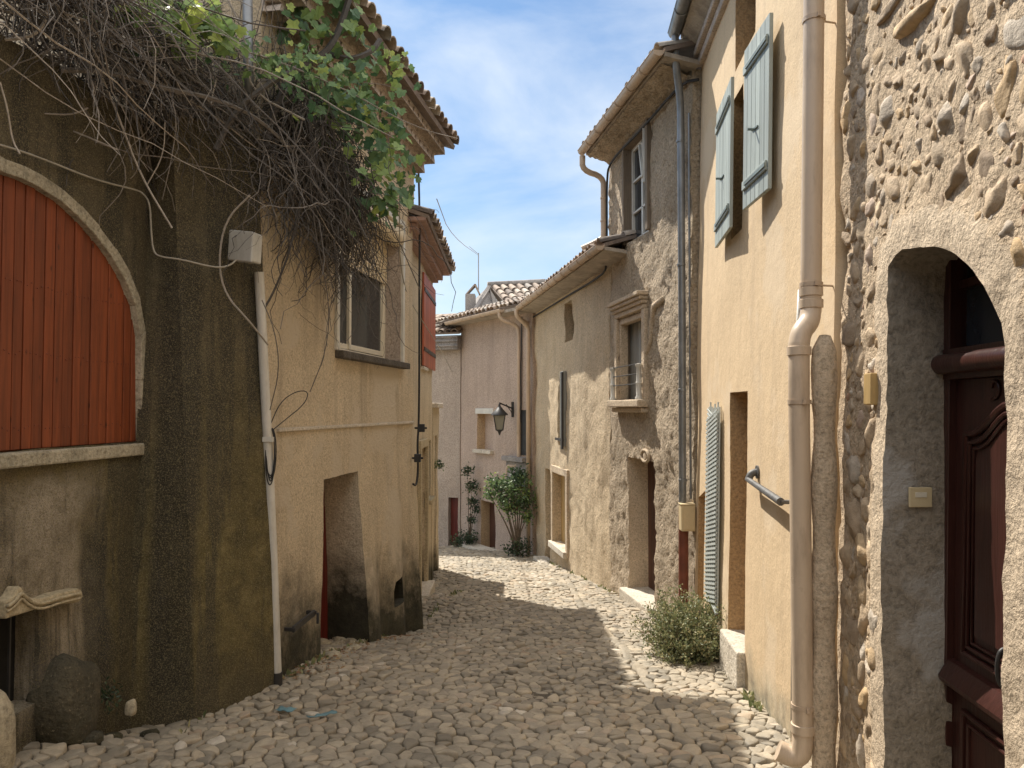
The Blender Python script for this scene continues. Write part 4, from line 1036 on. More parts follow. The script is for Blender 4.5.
mt = thing('meter_box', 'small beige utility box fixed over the pipes between the grey and ochre houses', 'meter box', (pb.x, pb.y, -1.3))
m_ = MB(); c = at(681.5, 531.5, pb.y-.14); m_.box(c, (.155,0,0), (0,.14,0), (.0,0,.285)); mo = m_.build('box', M['boxpl'], mt, bev=.01)
m_ = MB(); m_.box(c+V((-.006,-.006,.285)), (.167,0,0), (0,.15,0), (0,0,.012)); m_.box(c+V((.02,-.006,.02)), (.115,0,0), (0,.006,0), (0,0,.24)); m_.build('lid', M['boxpl'], mo, bev=.003)

# big sand-coloured drainpipe at the joint of the two houses
pu = WO.uv(806, 400)[0]
m_ = MB()
def pp_(px, py, y): return at(px, py, y)
P_ = [pp_(814.5, -60, 4.12), pp_(813.5, 60, 4.12), pp_(811.5, 250, 4.12), pp_(811, 296, 4.12)]
Q_ = [pp_(811, 310, 4.12), pp_(809.5, 322, 4.10), pp_(801, 332, 4.07), pp_(799, 345, 4.06)]
R_ = [pp_(799, 400, 4.06), pp_(801, 560, 4.06), pp_(803, 724, 4.08)]
S_ = [pp_(803, 738, 4.08), pp_(801, 755, 4.08), pp_(792, 757, 4.10), pp_(778, 750, 4.12)]
m_.tube(P_+smoothpath(Q_)+R_+smoothpath(S_), .0545, 24)
for px, py, y in ((811, 292, 4.12), (799, 351, 4.06), (803, 728, 4.08), (811.3,304,4.12)): collar(m_, pp_(px, py, y), (0,0,1), .0555, .05)
dp = m_.build('drainpipe', M['pvc'], ho, smooth=True, autos=45)
for px, py, y in ((811.2, 285, 4.12), (799.5, 402, 4.06), (803, 706, 4.08), (814, 20, 4.12)):
    m_ = MB(); c = pp_(px, py, y); m_.lathe([(.0575, -.012), (.061, -.012), (.061, .012), (.0575, .012)], c, V((0,0,1)), 20); m_.box(c+V((-.008,-.075,-.012)), (.016,0,0), (0,.02,0), (0,0,.024)); m_.tube([c, c+V((.16,.04,0))], .006, 5); m_.build('pipe_clamp', M['pvc2'], dp, smooth=True, autos=40)
m_ = MB(); m_.tube([pp_(792.5, 742, 4.16), pp_(794, 560, 4.16), pp_(797, 345, 4.18), pp_(800, 290, 4.18)], .012, 8); m_.build('conduit', M['whitepaint'], ho, smooth=True)

# ================================================================== RIGHT: river-stone house with arched door
WR = Wall((1.412-.07*2.5, -2.5), (1.412+.07*4.08, 4.08), 1, lean=.028)
hs = thing('stone_house', 'near house of protruding river stones on the right with an arched panelled doorway', 'house', (1.7, 2.5, gz(1.6, 3)))
VTR = 4.6
dpx = [(889, 900), (889, 560), (889.5, 300), (891, 266), (897, 255), (906, 249.5), (920, 247), (938, 246.5), (953, 251), (967, 259), (981, 270), (993, 285), (1002, 301), (1009, 322), (1012.5, 346), (1010, 480), (1006, 640), (1004, 900)]
dp_ = [WR.uv(*p) for p in dpx]; dp_[0] = (dp_[0][0], -2.45); dp_[-1] = (dp_[-2][0]+.0, -2.3)
DEP = .27
ustart = WR.uv(1024+260, 400)[0]
def extr(u, v):
    d = pdist(u, v, dp_); e = 0
    if d < .17: e = .018*min(1, (.17-d)/.03)     # raised plain ring round the opening
    if u > WR.L-.12: e += .05*(1-(WR.L-u)/.12)*noise.noise(V((v*3, 1, 1)))
    return e+.006*fbm(V((u*9, v*9, 7)))
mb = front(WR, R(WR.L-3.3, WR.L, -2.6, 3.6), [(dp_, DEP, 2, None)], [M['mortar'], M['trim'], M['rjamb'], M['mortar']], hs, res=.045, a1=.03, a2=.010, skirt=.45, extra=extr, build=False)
# give the ring its own render
nf = []
for i, f in enumerate(mb.f):
    if mb.m[i] == 0:
        c = sum((V(mb.v[k]) for k in f), V())/len(f); q = c-WR.O; v = q.z/WR.Vv.z; u = (q-WR.Vv*v).dot(WR.U)
        d = pdist(u, v, dp_)
        if d < .155+.03*noise.noise(V((u*4, v*4, 0))): mb.m[i] = 1
mb.mi = 3
body(mb, [(2.22, 4.05), (1.76, -2.48), (8, -2.5), (8, 4.1)], -2.8, VTR)
body(mb, [(1.25, -2.52), (1.0, -8), (-1.2, -15), (8, -15), (8, -2.54)], -2.8, VTR)
mb.box(WR.P(0, -2.6, -.45), WR.U*(WR.L-3.25), WR.Vv*6.2, WR.N*.45)
mb.box(WR.P(0, 3.58, -.45), WR.U*(WR.L), WR.Vv*1.0, WR.N*.45)
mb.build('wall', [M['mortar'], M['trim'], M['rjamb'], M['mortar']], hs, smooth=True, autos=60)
# river stones set in the mortar
import bmesh
bm = bmesh.new(); bmesh.ops.create_icosphere(bm, subdivisions=3, radius=1); IV = [v.co.copy() for v in bm.verts]; IF = [tuple(v.index for v in f.verts) for f in bm.faces]; bm.free()
rnd = random.Random(21); st = MB(); placed = []; gridp = {}
def stone(u, v, a, b, c, rot, sink=.35, seed=0):
    st.cur = rnd.random(); p0 = WR.P(u, v, extr(u, v)*0+.03*noise.noise(WR.P(u, v)*1.3)-c*sink)
    A = WR.U*cos(rot)+WR.Vv*sin(rot); B = -WR.U*sin(rot)+WR.Vv*cos(rot); N = WR.N
    tilt = V((rnd.gauss(0, .12), rnd.gauss(0, .12), 0)); base = len(st.v); so = V((seed*1.7, seed*.3, seed*.9))
    ang = rnd.uniform(.08, .30); cuts = [(V((rnd.gauss(0,1), rnd.gauss(0,1), rnd.gauss(.3,.8))).normalized(), rnd.uniform(.45, .85)) for _ in range(6)]
    for w in IV:
        k = 1+ang*1.6*noise.noise(w*1.3+so)+ang*.7*noise.noise(w*3+so)+.07*noise.noise(w*6+so)
        w0 = w
        for cn, cd in cuts:
            tt = w.dot(cn)
            if tt > cd: w = w-cn*(tt-cd)*.8
        q = p0+A*(w.x*a*k)+B*(w.y*b*k)+N*((w.z+tilt.x*w.x+tilt.y*w.y)*c*k)
        st.vert(q)
    for f in IF: st.face((f[0]+base, f[1]+base, f[2]+base))
def fits(u, v, r, pack=.84):
    k = (int(u//.2), int(v//.2))
    for i in (-1, 0, 1):
        for j in (-1, 0, 1):
            for (x, y, q) in gridp.get((k[0]+i, k[1]+j), ()):
                if math.hypot(x-u, y-v) < (r+q)*pack: return False
    return True
big = [WR.uv(918, 28)]
slabs = [((892, 38), (945, -6), .035), ((872, 28), (905, -12), .028)]
for a_, b_, r_ in slabs:
    ua, va = WR.uv(*a_); ub, vb = WR.uv(*b_); L_ = math.hypot(ub-ua, vb-va)/2
    stone((ua+ub)/2, (va+vb)/2, L_, r_*1.25, .045, atan2(vb-va, ub-ua), .1, rnd.random()*50)
    n = int(L_*2/.05)
    for i in range(n): gridp.setdefault((int((ua+(ub-ua)*i/n)//.2), int((va+(vb-va)*i/n)//.2)), []).append((ua+(ub-ua)*i/n, va+(vb-va)*i/n, .06))
# stacked long stones below, leaning
cnt = 0
umin = WR.L-3.2
for trial in range(26000):
    u = rnd.uniform(umin, WR.L-.02); v = rnd.uniform(-2.35, 3.2)
    if u < ustart and v > 3: continue
    big_ = trial < 1200
    r = rnd.uniform(.06, .09) if big_ else (rnd.uniform(.034, .062) if trial < 14000 else rnd.uniform(.014, .028))
    if inpoly(u, v, dp_): continue
    d = pdist(u, v, dp_); ringw = .15 if v > -.35 else .05
    if d < ringw+r*.6 and not (rnd.random() < .05 and d > .12): continue
    # thin mortar zone of the left pier
    if WR.L-.10 < u and v < .35: continue
    dens = .5+.5*noise.noise(V((u*2.1, v*2.1, 2)))
    if v > -.2 and d < .36 and not big_ and rnd.random() < .4: continue
    if not fits(u, v, r, .84+.12*dens*(v > -.3)): continue
    gridp.setdefault((int(u//.2), int(v//.2)), []).append((u, v, r))
    el = rnd.uniform(1.0, 1.9); rot = rnd.choice((rnd.gauss(1.25, .35), rnd.gauss(1.9, .35), rnd.uniform(0, pi)))
    stone(u, v, r*sqrt(el), r/sqrt(el)*1.02, r*rnd.uniform(.42, .68), rot, rnd.uniform(.2, .6), trial*.37); cnt += 1
print('wall stones', cnt)
st.build('river_stones', M['walstone'], hs, smooth=True)
# brick end + timber piece with red mark on the arch's left springing
m_ = MB(); c = WR.uv(880, 405); WR.box(m_, c[0]-.0, c[0]+.085, c[1], c[1]+.15, -.02, .045); m_.build('wooden_block', M['yellowwood'], hs, bev=.005)
m_ = MB(); WR.box(m_, c[0]+.088, c[0]+.13, c[1]+.10, c[1]+.145, -.02, .03); m_.build('brick_end', M['redtile'], hs, bev=.008)
# rounded render strip covering the corner below the pipe's offset
m_ = MB(); pts = [at(825, 336, 4.06), at(824, 350, 4.05)]+[at(824, 350+k*22, 4.05-.0*k) for k in range(1, 23)]
m_.tube(pts, [.03]+[.062+.007*sin(k*1.3) for k in range(len(pts)-1)], 14); m_.build('corner_render', M['trim'], hs, smooth=True)
# ---- door
WD = WR
u0_ = min(p[0] for p in dp_); u1_ = max(p[0] for p in dp_)
DU0, DU1 = u0_-.03, u1_+.02
tb = WR.uv(950, 372, -DEP+.05)[1]; tb2 = tb+.075
dbase = -2.25
dr = thing('panelled_door', 'dark red-brown panelled door with arched moulding and fanlight inside the stone arch', 'door', WR.P((u0_+u1_)/2, -2.1, -.25)) if False else hs
D0 = -DEP+.0
m_ = MB(); WR.box(m_, DU0, DU0+.07, dbase, 1.0, D0-.06, D0+.03) ; WR.box(m_, DU1-.07, DU1, dbase, 1.0, D0-.06, D0+.03); m_.build('door_frame', M['brown'], hs, bev=.006)
m_ = MB(); WR.box(m_, DU0+.07, DU1-.07, tb2, .95, D0-.05, D0-.045); m_.build('fanlight', M['glass'], hs)
m_ = MB(); WR.box(m_, (u0_+u1_)/2-.025, (u0_+u1_)/2+.025, tb2, .95, D0-.045, D0-.01); WR.box(m_, DU0+.07, DU1-.07, tb2+.30, tb2+.34, D0-.045, D0-.012); m_.build('glazing_bar', M['brown'], hs, bev=.004)
m_ = MB(); m_.tube([WR.P(DU0+.01, (tb+tb2)/2, D0+.045), WR.P(DU1, (tb+tb2)/2, D0+.045)], .045, 16); WR.box(m_, DU0, DU1, tb-.03, tb2+.03, D0-.05, D0+.035); m_.build('transom', M['brown'], hs, smooth=True, autos=40)
m_ = MB(); WR.box(m_, DU0+.07, DU1-.07, dbase, tb-.03, D0-.05, D0-.005); leaf = m_.build('door', M['brown'], hs, bev=.004)
# raised panels with mouldings; geometry in the door's own plane
dl, drr = DU0+.07, DU1-.07; dw = drr-dl
midv = WR.uv(960, 690, D0)[1]
pv0, pv1 = midv+.17, tb-.14
def arcpath(a, b, v0, v1, rise, inset, w):
    a += inset; b -= inset; v0 += inset; top = []
    for k in range(17):
        t = k/16; s_ = 0
        q = (1-cos(2*pi*t))/2; top.append((a+(b-a)*t, v1-inset-rise+rise*q**1.3))
    return [(a, v0)]+top+[(b, v0), (a, v0)]
m_ = MB()
for ins, r_, w in ((0, .017, 0), (.035, .011, .004), (.06, .008, .0)):
    m_.tube([WR.P(u, v, D0+w) for u, v in arcpath(dl+.10, drr-.10, pv0, pv1, .13, ins, w)], r_, 8)
ip = arcpath(dl+.10, drr-.10, pv0, pv1, .13, .10, 0)[:-1]
m_.prism([WR.P(u, v, D0-.004) for u, v in ip], WR.N*.016)
m_.build('panel_moulding', M['brown'], leaf, smooth=True, autos=35)
for k in range(2):
    m_ = MB(); pts = []; sgn = 1 if k else -1
    for t in range(14): a = t/13*1.6*pi; r_ = .018+.03*t/13; pts.append(WR.P((dl+drr)/2+sgn*(.13+.0*t)+sgn*cos(a)*r_, pv1+.065+sin(a)*r_, D0+.0))
    m_.tube(pts, .007, 6); m_.build('scroll_carving', M['brown'], leaf, smooth=True)
m_ = MB(); pr_ = [(-.02, 0), (.03, .0), (.055, .02), (.06, .04), (.045, .07), (.02, .11), (-.02, .12)]
a = [m_.vert(WR.P(dl-.0, midv+h, D0+w)) for w, h in pr_]; b = [m_.vert(WR.P(drr, midv+h, D0+w)) for w, h in pr_]
for i in range(6): m_.face((a[i], a[i+1], b[i+1], b[i]))
m_.face(a[::-1]); m_.face(b); m_.build('weather_rail', M['brown'], leaf, smooth=True, autos=30)
m_ = MB()
for ins, r_ in ((0, .016), (.04, .01)): m_.tube([WR.P(u, v, D0) for u, v in ((dl+.1+ins, midv-.08-ins), (drr-.1-ins, midv-.08-ins), (drr-.1-ins, dbase+.15+ins), (dl+.1+ins, dbase+.15+ins), (dl+.1+ins, midv-.08-ins))], r_, 8)
m_.build('lower_panel_moulding', M['brown'], leaf, smooth=True, autos=35)
hu, hv = WR.uv(1000, 668, D0+.05); m_ = MB()
m_.tube(smoothpath([WR.P(hu, hv+.075, D0-.01), WR.P(hu, hv+.075, D0+.045), WR.P(hu, hv+.03, D0+.06), WR.P(hu, hv-.03, D0+.06), WR.P(hu, hv-.075, D0+.045), WR.P(hu, hv-.075, D0-.01)]), .009, 8)
m_.build('handle', M['iron'], leaf, smooth=True)
m_ = MB(); mb_ = WR.P(u0_+0, 0, 0)
m_.box(WR.P(u0_-.1, -2.8, -.6), WR.U*1.2, (0,0,.8+gz(1.6, 3)+1.95), WR.N*.62); m_.build('threshold', M['rjamb'], hs, bev=.01)
# bell push on the reveal: the far jamb faces the viewer
jamb_u = max(p[0] for p in dp_)
bu_, bv_ = None, None
jc = WR.P(jamb_u-.006, WR.uv(889, 497)[1], 0)
def onj(px, py):   # point on the far reveal plane (normal -U)
    d = ray(px, py); o = WR.P(jamb_u-.035, 0, 0); k = o.dot(WR.U)/d.dot(WR.U); return d*k
a_, b_, c_ = onj(908, 507), onj(931, 507), onj(908, 487)
m_ = MB(); m_.box(a_, b_-a_, c_-a_, -WR.U*.014); bo_ = m_.build('bell_plate', M['boxpl'], hs, bev=.004)
m_ = MB(); m_.box(a_+(b_-a_)*.25+(c_-a_)*.5-WR.U*.014, (b_-a_)*.5, (c_-a_)*.25, -WR.U*.004); m_.build('button', M['whiteframe'], bo_, bev=.001)

# ================================================================== loose stones on the left
def rock(name, label, cat, p, a, b, c, mat, seed, ico=3, par=None):
    m_ = MB(); so = V((seed, seed*2, seed*.5))
    for w in IV:
        k = 1+.22*noise.noise(w*1.2+so)+.08*noise.noise(w*3.5+so)
        e = abs(w.x)**.75*(1 if w.x > 0 else -1), abs(w.y)**.75*(1 if w.y > 0 else -1), abs(w.z)**.8*(1 if w.z > 0 else -1)
        m_.vert((p[0]+e[0]*a*k, p[1]+e[1]*b*k, p[2]+e[2]*c*k))
    for f in IF: m_.face(f)
    return tag(m_.build(name, mat, None, smooth=True), label, cat)
GS = V((-2.50, 4.32, -1.70))
rock('guard_stone', 'large mossy wheel guard stone standing against the left wall beside the cellar opening', 'stone', GS, .15, .17, .30, M['rock'], 3.3)
rock('corner_stone', 'rough pale-edged stone post at the lower left corner of the photo', 'stone', (at(-6,712,3.75).x, 3.75, -1.62), .07, .10, .24, M['palerock'], 8.1)
rock('pebble', 'small pale upright pebble at the foot of the buttress', 'stone', at(131, 708, 4.66), .032, .03, .05, M['palerock'], 1.7)
for i, (px, py, y, s) in enumerate(((112,716,4.55,.055),(150,724,4.75,.05),(92,742,4.3,.06))):
    rock('foot_stone', ['mossy rounded stone wedged between guard stone and buttress', 'flat brown stone lying in front of the buttress', 'low dark stone in front of the guard stone'][i], 'stone', (at(px,py,y).x, y, gz(at(px,py,y).x, y)+.01), s, s, s*.6, M['rock'], 5.5+i)

# ================================================================== vegetation
def leafmesh(mb, p, d, n, s, lobes=True, fold=.25):
    """one leaf: p base, d direction of the midrib, n rough normal"""
    d = V(d).normalized(); x = d.cross(n)
    if x.length < 1e-3: x = d.orthogonal()
    x.normalize(); n = x.cross(d)
    if lobes: half = [(.0,.0),(.30,-.12),(.52,.12),(.40,.32),(.58,.58),(.30,.62),(.22,.85),(0,1.0)]
    else: half = [(0,0),(.22,.3),(.20,.65),(0,1)]
    mid = [mb.vert(p), mb.vert(p+d*s*.45-n*s*.03), mb.vert(p+d*s)]
    for sg in (1, -1):
        ids = [mb.vert(p+d*s*b+x*s*a*sg+n*s*a*fold) for a, b in half[1:-1]]
        mb.face([mid[0]]+ids+[mid[2], mid[1]] if sg > 0 else ([mid[0]]+ids+[mid[2], mid[1]])[::-1])
rv = random.Random(77)
def rdir(up=0): 
    v = V((rv.gauss(0,1), rv.gauss(0,1), rv.gauss(0,1)+up)); return v.normalized()
def twig(mb, p, d, L, r, seg=7, wander=.35, grav=0, tint=None, sides=4, curl=None):
    mb.cur = rv.random()*.9 if tint is None else tint
    pts = [V(p)]; d = V(d).normalized(); q = V(p)
    for i in range(seg):
        d = (d+rdir()*wander+V((0,0,-grav))).normalized(); q = q+d*(L/seg); pts.append(q.copy())
    mb.tube(pts, [r*(1-.65*i/seg) for i in range(seg+1)], sides, cap=False)
    return pts
vine = thing('grapevine', 'tangled bare grapevine spilling over the left wall top with green leaves at its end', 'vine', (-2.2, 5.0, 1.9))
tw = MB()
# long stems lying along the wall top and over the seam towards the beige house
for i in range(60):
    y0 = rv.uniform(2.6, 4.6); p = V((-2.65+.12*(y0-4)+rv.uniform(-.35, .25), y0, rv.uniform(2.0, 2.9)))
    twig(tw, p, V((.28, 1, -.1)), rv.uniform(1.6, 3.2), rv.uniform(.005, .013), 14, .22, .015, rv.uniform(.3, 1))
# the mass: arcs that climb over the wall top and droop in front
for i in range(1250):
    t = rv.random(); y0 = 3.1+2.7*t
    wx = -2.62+.12*(y0-4)+(.42*max(0, (y0-4.9))/.9)
    p = V((wx+rv.gauss(.0, .16), y0, 2.12+rv.gauss(0, .17)+.35*(1-t)))
    side = V((rv.uniform(.1, .9), rv.uniform(-.5, .9), rv.uniform(-.2, .8)))
    twig(tw, p, side, rv.uniform(.35, 1.05), rv.uniform(.0025, .0068), 10, .5, rv.uniform(.08, .25))
# hanging beard in front of the beige house
for i in range(820):
    y0 = 5.5+1.42*rv.random(); wx = -2.76+.16*y0
    zt = 2.36-.30*(y0-5.5)+rv.gauss(0, .16)
    p = V((wx+rv.uniform(.05, .42), y0, zt-(.55*rv.random() if i % 3 == 0 else 0)))
    L = max(.25, rv.gauss(.85, .35))*(1-.25*(y0-5.5)/2.3)
    twig(tw, p, V((rv.uniform(-.2,.3), rv.uniform(-.5,.5), -.7)), L*1.12, rv.uniform(.003, .0066), 15, .72, rv.uniform(.16, .34), rv.random()**2*.6)
# a few long loose canes
def cane(pts, r, tint=.9):
    tw.cur = tint; tw.tube(smoothpath([at(*p) for p in pts], 2), r, 5)
cane([(50,0,4.3),(95,60,4.4),(120,120,4.5),(140,175,4.6),(172,228,4.7)], .006, .97)
cane([(0,82,3.7),(8,110,3.75),(12,140,3.8),(20,154,3.8)], .005, 1)
cane([(20,112,4.1),(50,114,4.2),(72,115,4.3),(88,108,4.4)], .005, .8)
cane([(165,120,4.8),(164,155,4.8),(147,185,4.8)], .004, 1)
cane([(250,195,5.2),(225,220,5.2),(218,262,5.2),(225,295,5.2),(250,322,5.25),(268,345,5.5)], .007, .9)
cane([(262,300,5.4),(275,330,5.4),(280,370,5.5),(270,410,5.6)], .004, .5)
cane([(300,200,5.6),(292,245,5.6),(275,290,5.6),(262,312,5.55)], .009, .1)
cane([(310,180,5.6),(316,240,5.6),(330,300,5.8),(327,350,5.9),(310,392,5.9)], .004, .4)
cane([(345,150,6.3),(372,190,6.3),(395,232,6.4),(420,290,6.8)], .005, .5)
cane([(70,130,4.4),(95,140,4.4),(118,150,4.45)], .005, .95)
cane([(330,55,5.9),(352,60,5.9),(372,52,6.0),(380,40,6.1)], .022, .15)
cane([(262,190,5.5),(266,140,5.5),(280,95,5.5),(300,66,5.6),(326,54,5.7),(340,30,5.8),(352,-10,5.9)], .026, .1)
cane([(215,150,5.1),(235,110,5.2),(262,88,5.3),(300,66,5.5)], .02, .25)
cane([(60,70,4.2),(110,72,4.4),(160,88,4.6),(215,98,4.9),(262,120,5.3),(300,160,5.6)], .016, .5)
cane([(0,40,3.9),(30,38,3.95),(45,25,4.0),(50,0,4.0)], .009, .95)
for px0 in range(10, 240, 26): cane([(px0, -20, 4.2+px0*.004), (px0+30, 40, 4.3+px0*.004), (px0+rv.uniform(20,70), 90, 4.4+px0*.004), (px0+rv.uniform(20,90), 120, 4.5+px0*.004)], rv.uniform(.004, .009), rv.uniform(.4, 1))
# upper growth climbing out of the frame, over the terrace
for i in range(420):
    p = V((rv.uniform(-3.3, -2.2), rv.uniform(3.6, 5.3), rv.uniform(2.1, 3.0)))
    if p.x > -2.9+.35*(5.3-p.y): p.z -= .2
    twig(tw, p, rdir(.1), rv.uniform(.4, 1.1), rv.uniform(.003, .008), 8, .35, .05)
# stems clinging to the gable and around the corner
for i in range(90):
    p = V((rv.uniform(-2.9, -1.9), 5.53, rv.uniform(1.9, 2.3))); twig(tw, p, V((rv.uniform(-.3,.3), 0, 1)), rv.uniform(.8, 2), .004, 12, .22, -.03)
for i in range(60):
    y0 = rv.uniform(5.5, 7.2); p = V((-2.76+.16*y0+.03, y0, rv.uniform(1.9, 2.6))); twig(tw, p, V((0, rv.uniform(-.4,.4), 1)), rv.uniform(.5, 1.4), .004, 12, .22, -.03)
tw.build('stems', M['twig'], vine)
lv = MB()
def leaves(n, cpx, cpy, y, sx, sy, sd, s=(.06, .105), tl=(0, .9)):
    for i in range(n):
        c = at(cpx+rv.gauss(0, sx), cpy+rv.gauss(0, sy), y+rv.gauss(0, sd)); lv.cur = rv.uniform(*tl)
        leafmesh(lv, c, V((rv.gauss(0,.5), rv.gauss(0,.5), -.6+rv.gauss(0,.4))), V((rv.gauss(.4,.5), -.7+rv.gauss(0,.5), .6)), rv.uniform(*s))
leaves(120, 362, 115, 6.2, 24, 30, .3); leaves(95, 382, 150, 6.3, 17, 26, .3); leaves(26, 392, 195, 6.3, 9, 8, .15); leaves(16, 372, 212, 6.3, 16, 8, .1); leaves(10, 404, 172, 6.6, 6, 12, .1)
leaves(22, 325, 14, 5.8, 16, 12, .2); leaves(24, 350, 20, 6, 12, 10, .2); leaves(60, 345, 88, 6.0, 22, 16, .2)
leaves(130, 186, 22, 4.75, 24, 14, .12, (.06, .10), (.5, .96)); leaves(40, 226, 34, 4.9, 10, 9, .1, (.05,.09), (.5, .96)); leaves(150, 272, 60, 5.25, 34, 10, .18, (.035, .06), (.2, .95)); leaves(20, 160, 5, 4.8, 14, 6, .1)
leaves(14, 396, 62, 6.6, 6, 8, .1, (.06, .09), (.7, 1)); leaves(8, 370, 50, 6.2, 8, 12, .1)
leaves(40, 330, 105, 5.9, 20, 18, .2)
leaves(60, 310, 85, 5.5, 24, 16, .2, (.05,.09)); leaves(50, 130, 6, 4.6, 22, 8, .1, (.05,.09), (.5,.96)); leaves(30, 300, 25, 5.7, 12, 18, .2)
lv.build('leaves', M['vleaf'], vine)

# bushy herb at the foot of the ochre house
c = V((1.66, 7.15, gz(1.66, 7.15)))
hb = thing('dry_bush', 'feathery grey-green bush growing from the cobbles at the foot of the ochre house', 'bush', c)
s_ = MB(); l_ = MB()
for i in range(430):
    a = rv.uniform(0, 2*pi); e = rv.uniform(.15, 1.25); d = V((cos(a)*cos(e), sin(a)*cos(e), sin(e)))
    if d.x > .2: d.x *= .5
    L = rv.uniform(.36, .66)*(.72+.28*sin(e)); base = c+V((rv.gauss(0,.08), rv.gauss(0,.09), 0))
    pts = twig(s_, base, d, L, .0028, 6, .16, -.02)
    for q in pts[1:]:
        for _ in range(9):
            l_.cur = rv.random(); leafmesh(l_, q+rdir()*.032, rdir(.9), rdir(), rv.uniform(.016, .036), False)
s_.build('stems', M['bark'], hb); l_.build('leaves', M['bushleaf'], hb)

# big shrub in front of the pink house
def shrub(name, label, base, trunk_h, blobs, n, s, mat, stemr=.02, lob=False):
    t = thing(name, label, 'plant', base, 'low plants at the foot of the far houses' if name == 'low_plant' else None)
    s_ = MB(); l_ = MB()
    for (o, r) in blobs:
        ctr = V(base)+V(o); s_.cur = .3
        pts = [V(base), V(base)+V((o[0]*.25, o[1]*.25, trunk_h*.5)), V(base)+V((o[0]*.6, o[1]*.6, max(trunk_h*.7, o[2]*.7))), ctr]
        s_.tube(smoothpath(pts), [stemr*(1-.06*i) for i in range(len(smoothpath(pts)))], 6)
        for i in range(int(n*r*r*170)):
            d = rdir(); q = ctr+V((d.x*r, d.y*r, d.z*r*.9))*rv.random()**.6*(1.1+.75*noise.noise(d*2.4+ctr*3))
            if i % 12 == 0: twig(s_, ctr, q-ctr, (q-ctr).length, .006, 5, .1)
            l_.cur = max(0, min(1, rv.gauss(.45, .22)+.5*noise.noise(q*3))); leafmesh(l_, q, rdir(-.2), rdir(.8), rv.uniform(s*.6, s), lob)
    s_.build('stems', M['bark'], t); l_.build('leaves', mat, t); return t
cb = at(512, 553, 17.2)
shrub('shrub', 'large bright green shrub in front of the pink house under the lantern', (.12, 17.0, gz(.1, 17.0)), 1.0,
      [((-.1,0,1.5), .38), ((-.45,.1,1.6), .27), ((-.62,.1,1.35), .16), ((.0,0,1.85), .18), ((.18,.05,1.25), .30), ((-.15,0,1.1), .28), ((.1,0,1.75), .22), ((-.32,0,1.28), .2), ((.22,0,.85), .15)], 26, .10, M['shrub'], .028)
shrub('climbing_shrub', 'dark slender climbing shrub against the pink wall beside the red door', (-1.08, 19.35, gz(-1.08, 19.3)), .8,
      [((0,0,.25), .26), ((.05,0,.7), .13), ((.1,0,1.15), .17), ((.06,0,1.55), .2), ((-.05,0,1.95), .16), ((.15,0,.95), .12)], 28, .09, M['climb'], .02)
shrub('low_plant', 'low dark plant mound at the foot of the large green shrub', (.2, 16.95, gz(.2, 16.95)), .1, [((0,0,.22), .26), ((-.22,.05,.15), .17)], 26, .08, M['climb'], .01)
shrub('low_plant', 'low dark plant mound under the climbing shrub by the pale house', (-1.35, 19.7, gz(-1.35, 19.7)), .1, [((0,0,.16), .26), ((.3,-.1,.12), .16)], 26, .08, M['climb'], .01)
pt = MB(); pc = V((.02, 17.15, gz(0, 17.1)+.95)); pc = WF.P(.45, -2.35, .16)
pt.lathe([(.06, 0), (.085, .02), (.12, .2), (.13, .2), (.13, .24), (.11, .24), (.1, .2), (.01, .19)], pc, V((0,0,1)), 14)
po = tag(pt.build('plant_pot', M['pot'], None, smooth=True, autos=40), 'terracotta pot fixed to the wall behind the large shrub', 'pot')
shrub('wall_weed', 'small green tuft growing from the wall of the low outbuilding', W5.P(.3, -1.05, .02), .05, [((.06,-.02,.05), .11)], 60, .06, M['shrub'], .005)
shrub('weed', 'small green weed between the guard stone and the buttress', at(107, 704, 4.5), .03, [((.0,0,.04), .08)], 110, .035, M['climb'], .003)

# ================================================================== cables
def cable(name, label, pts, r, mat, grp=None):
    m_ = MB(); m_.tube(smoothpath(pts, 2), r, 6); return tag(m_.build(name, mat, None, smooth=True), label, 'cable', grp)
def L1p(px, py, w=.02): u_, v_ = WL.uv(px, py); return WL.P(u_, v_, w)
cable('wall_cable', 'pale cable looping over the red shutter arch to the junction box', [L1p(-40,138,.03), L1p(0,146,.03), L1p(40,160,.03), L1p(90,180,.03), L1p(130,190,.04), at(143,193,4.98), at(150,203,4.98), at(151,230,4.98), at(153,252,4.98), at(160,257,4.97), at(180,259,4.99), at(215,268,5.12), at(230,266,5.2), at(238,258,5.26)], .0065, M['lcable'])
cb_ = [W2.P(*W2.uv(px, py), .03) for px, py in ((414,130),(416,160),(417.5,220),(417,300),(417,380),(416.5,425),(415,445),(416,470),(414,486),(411,484))]
cable('corner_cable', 'black cable running down the corner of the beige house', cb_, .014, M['cable'])
for px, py, lb in ((417,428,'black cable clamp on the corner of the beige house at string-course height'),(413,458,'smaller black cable clamp below the other on the corner cable')):
    m_ = MB(); c = W2.P(*W2.uv(px, py), .06); m_.box(c-V((.04,.04,.05)), (.08,0,0), (0,.08,0), (0,0,.10)); m_.tube([c-V((.09,0,0)), c+V((.07,0,0))], .015, 6); tag(m_.build('cable_junction', M['cable'], None, bev=.006), lb, 'junction', 'clamps on the corner cable')
a0 = W2.P(*W2.uv(345, 170), .05); b0 = WF.P(.4, 2.35, .5)
cable('overhead_wire', 'thin overhead wire crossing the sky towards the antenna', [W2.P(W2.L, 2.62, .3), at(450, 235, 13), at(478, 255, 23.05)], .006, M['lcable'])
cable('sagging_wire', 'thin pale wire sagging from the beige window across the red shutter', [W2.P(*W2.uv(372, 195), .3), at(400, 285, 8.8), at(425, 325, 11), at(441, 350, 14), at(452, 372, 20.5)], .007, M['lcable'])
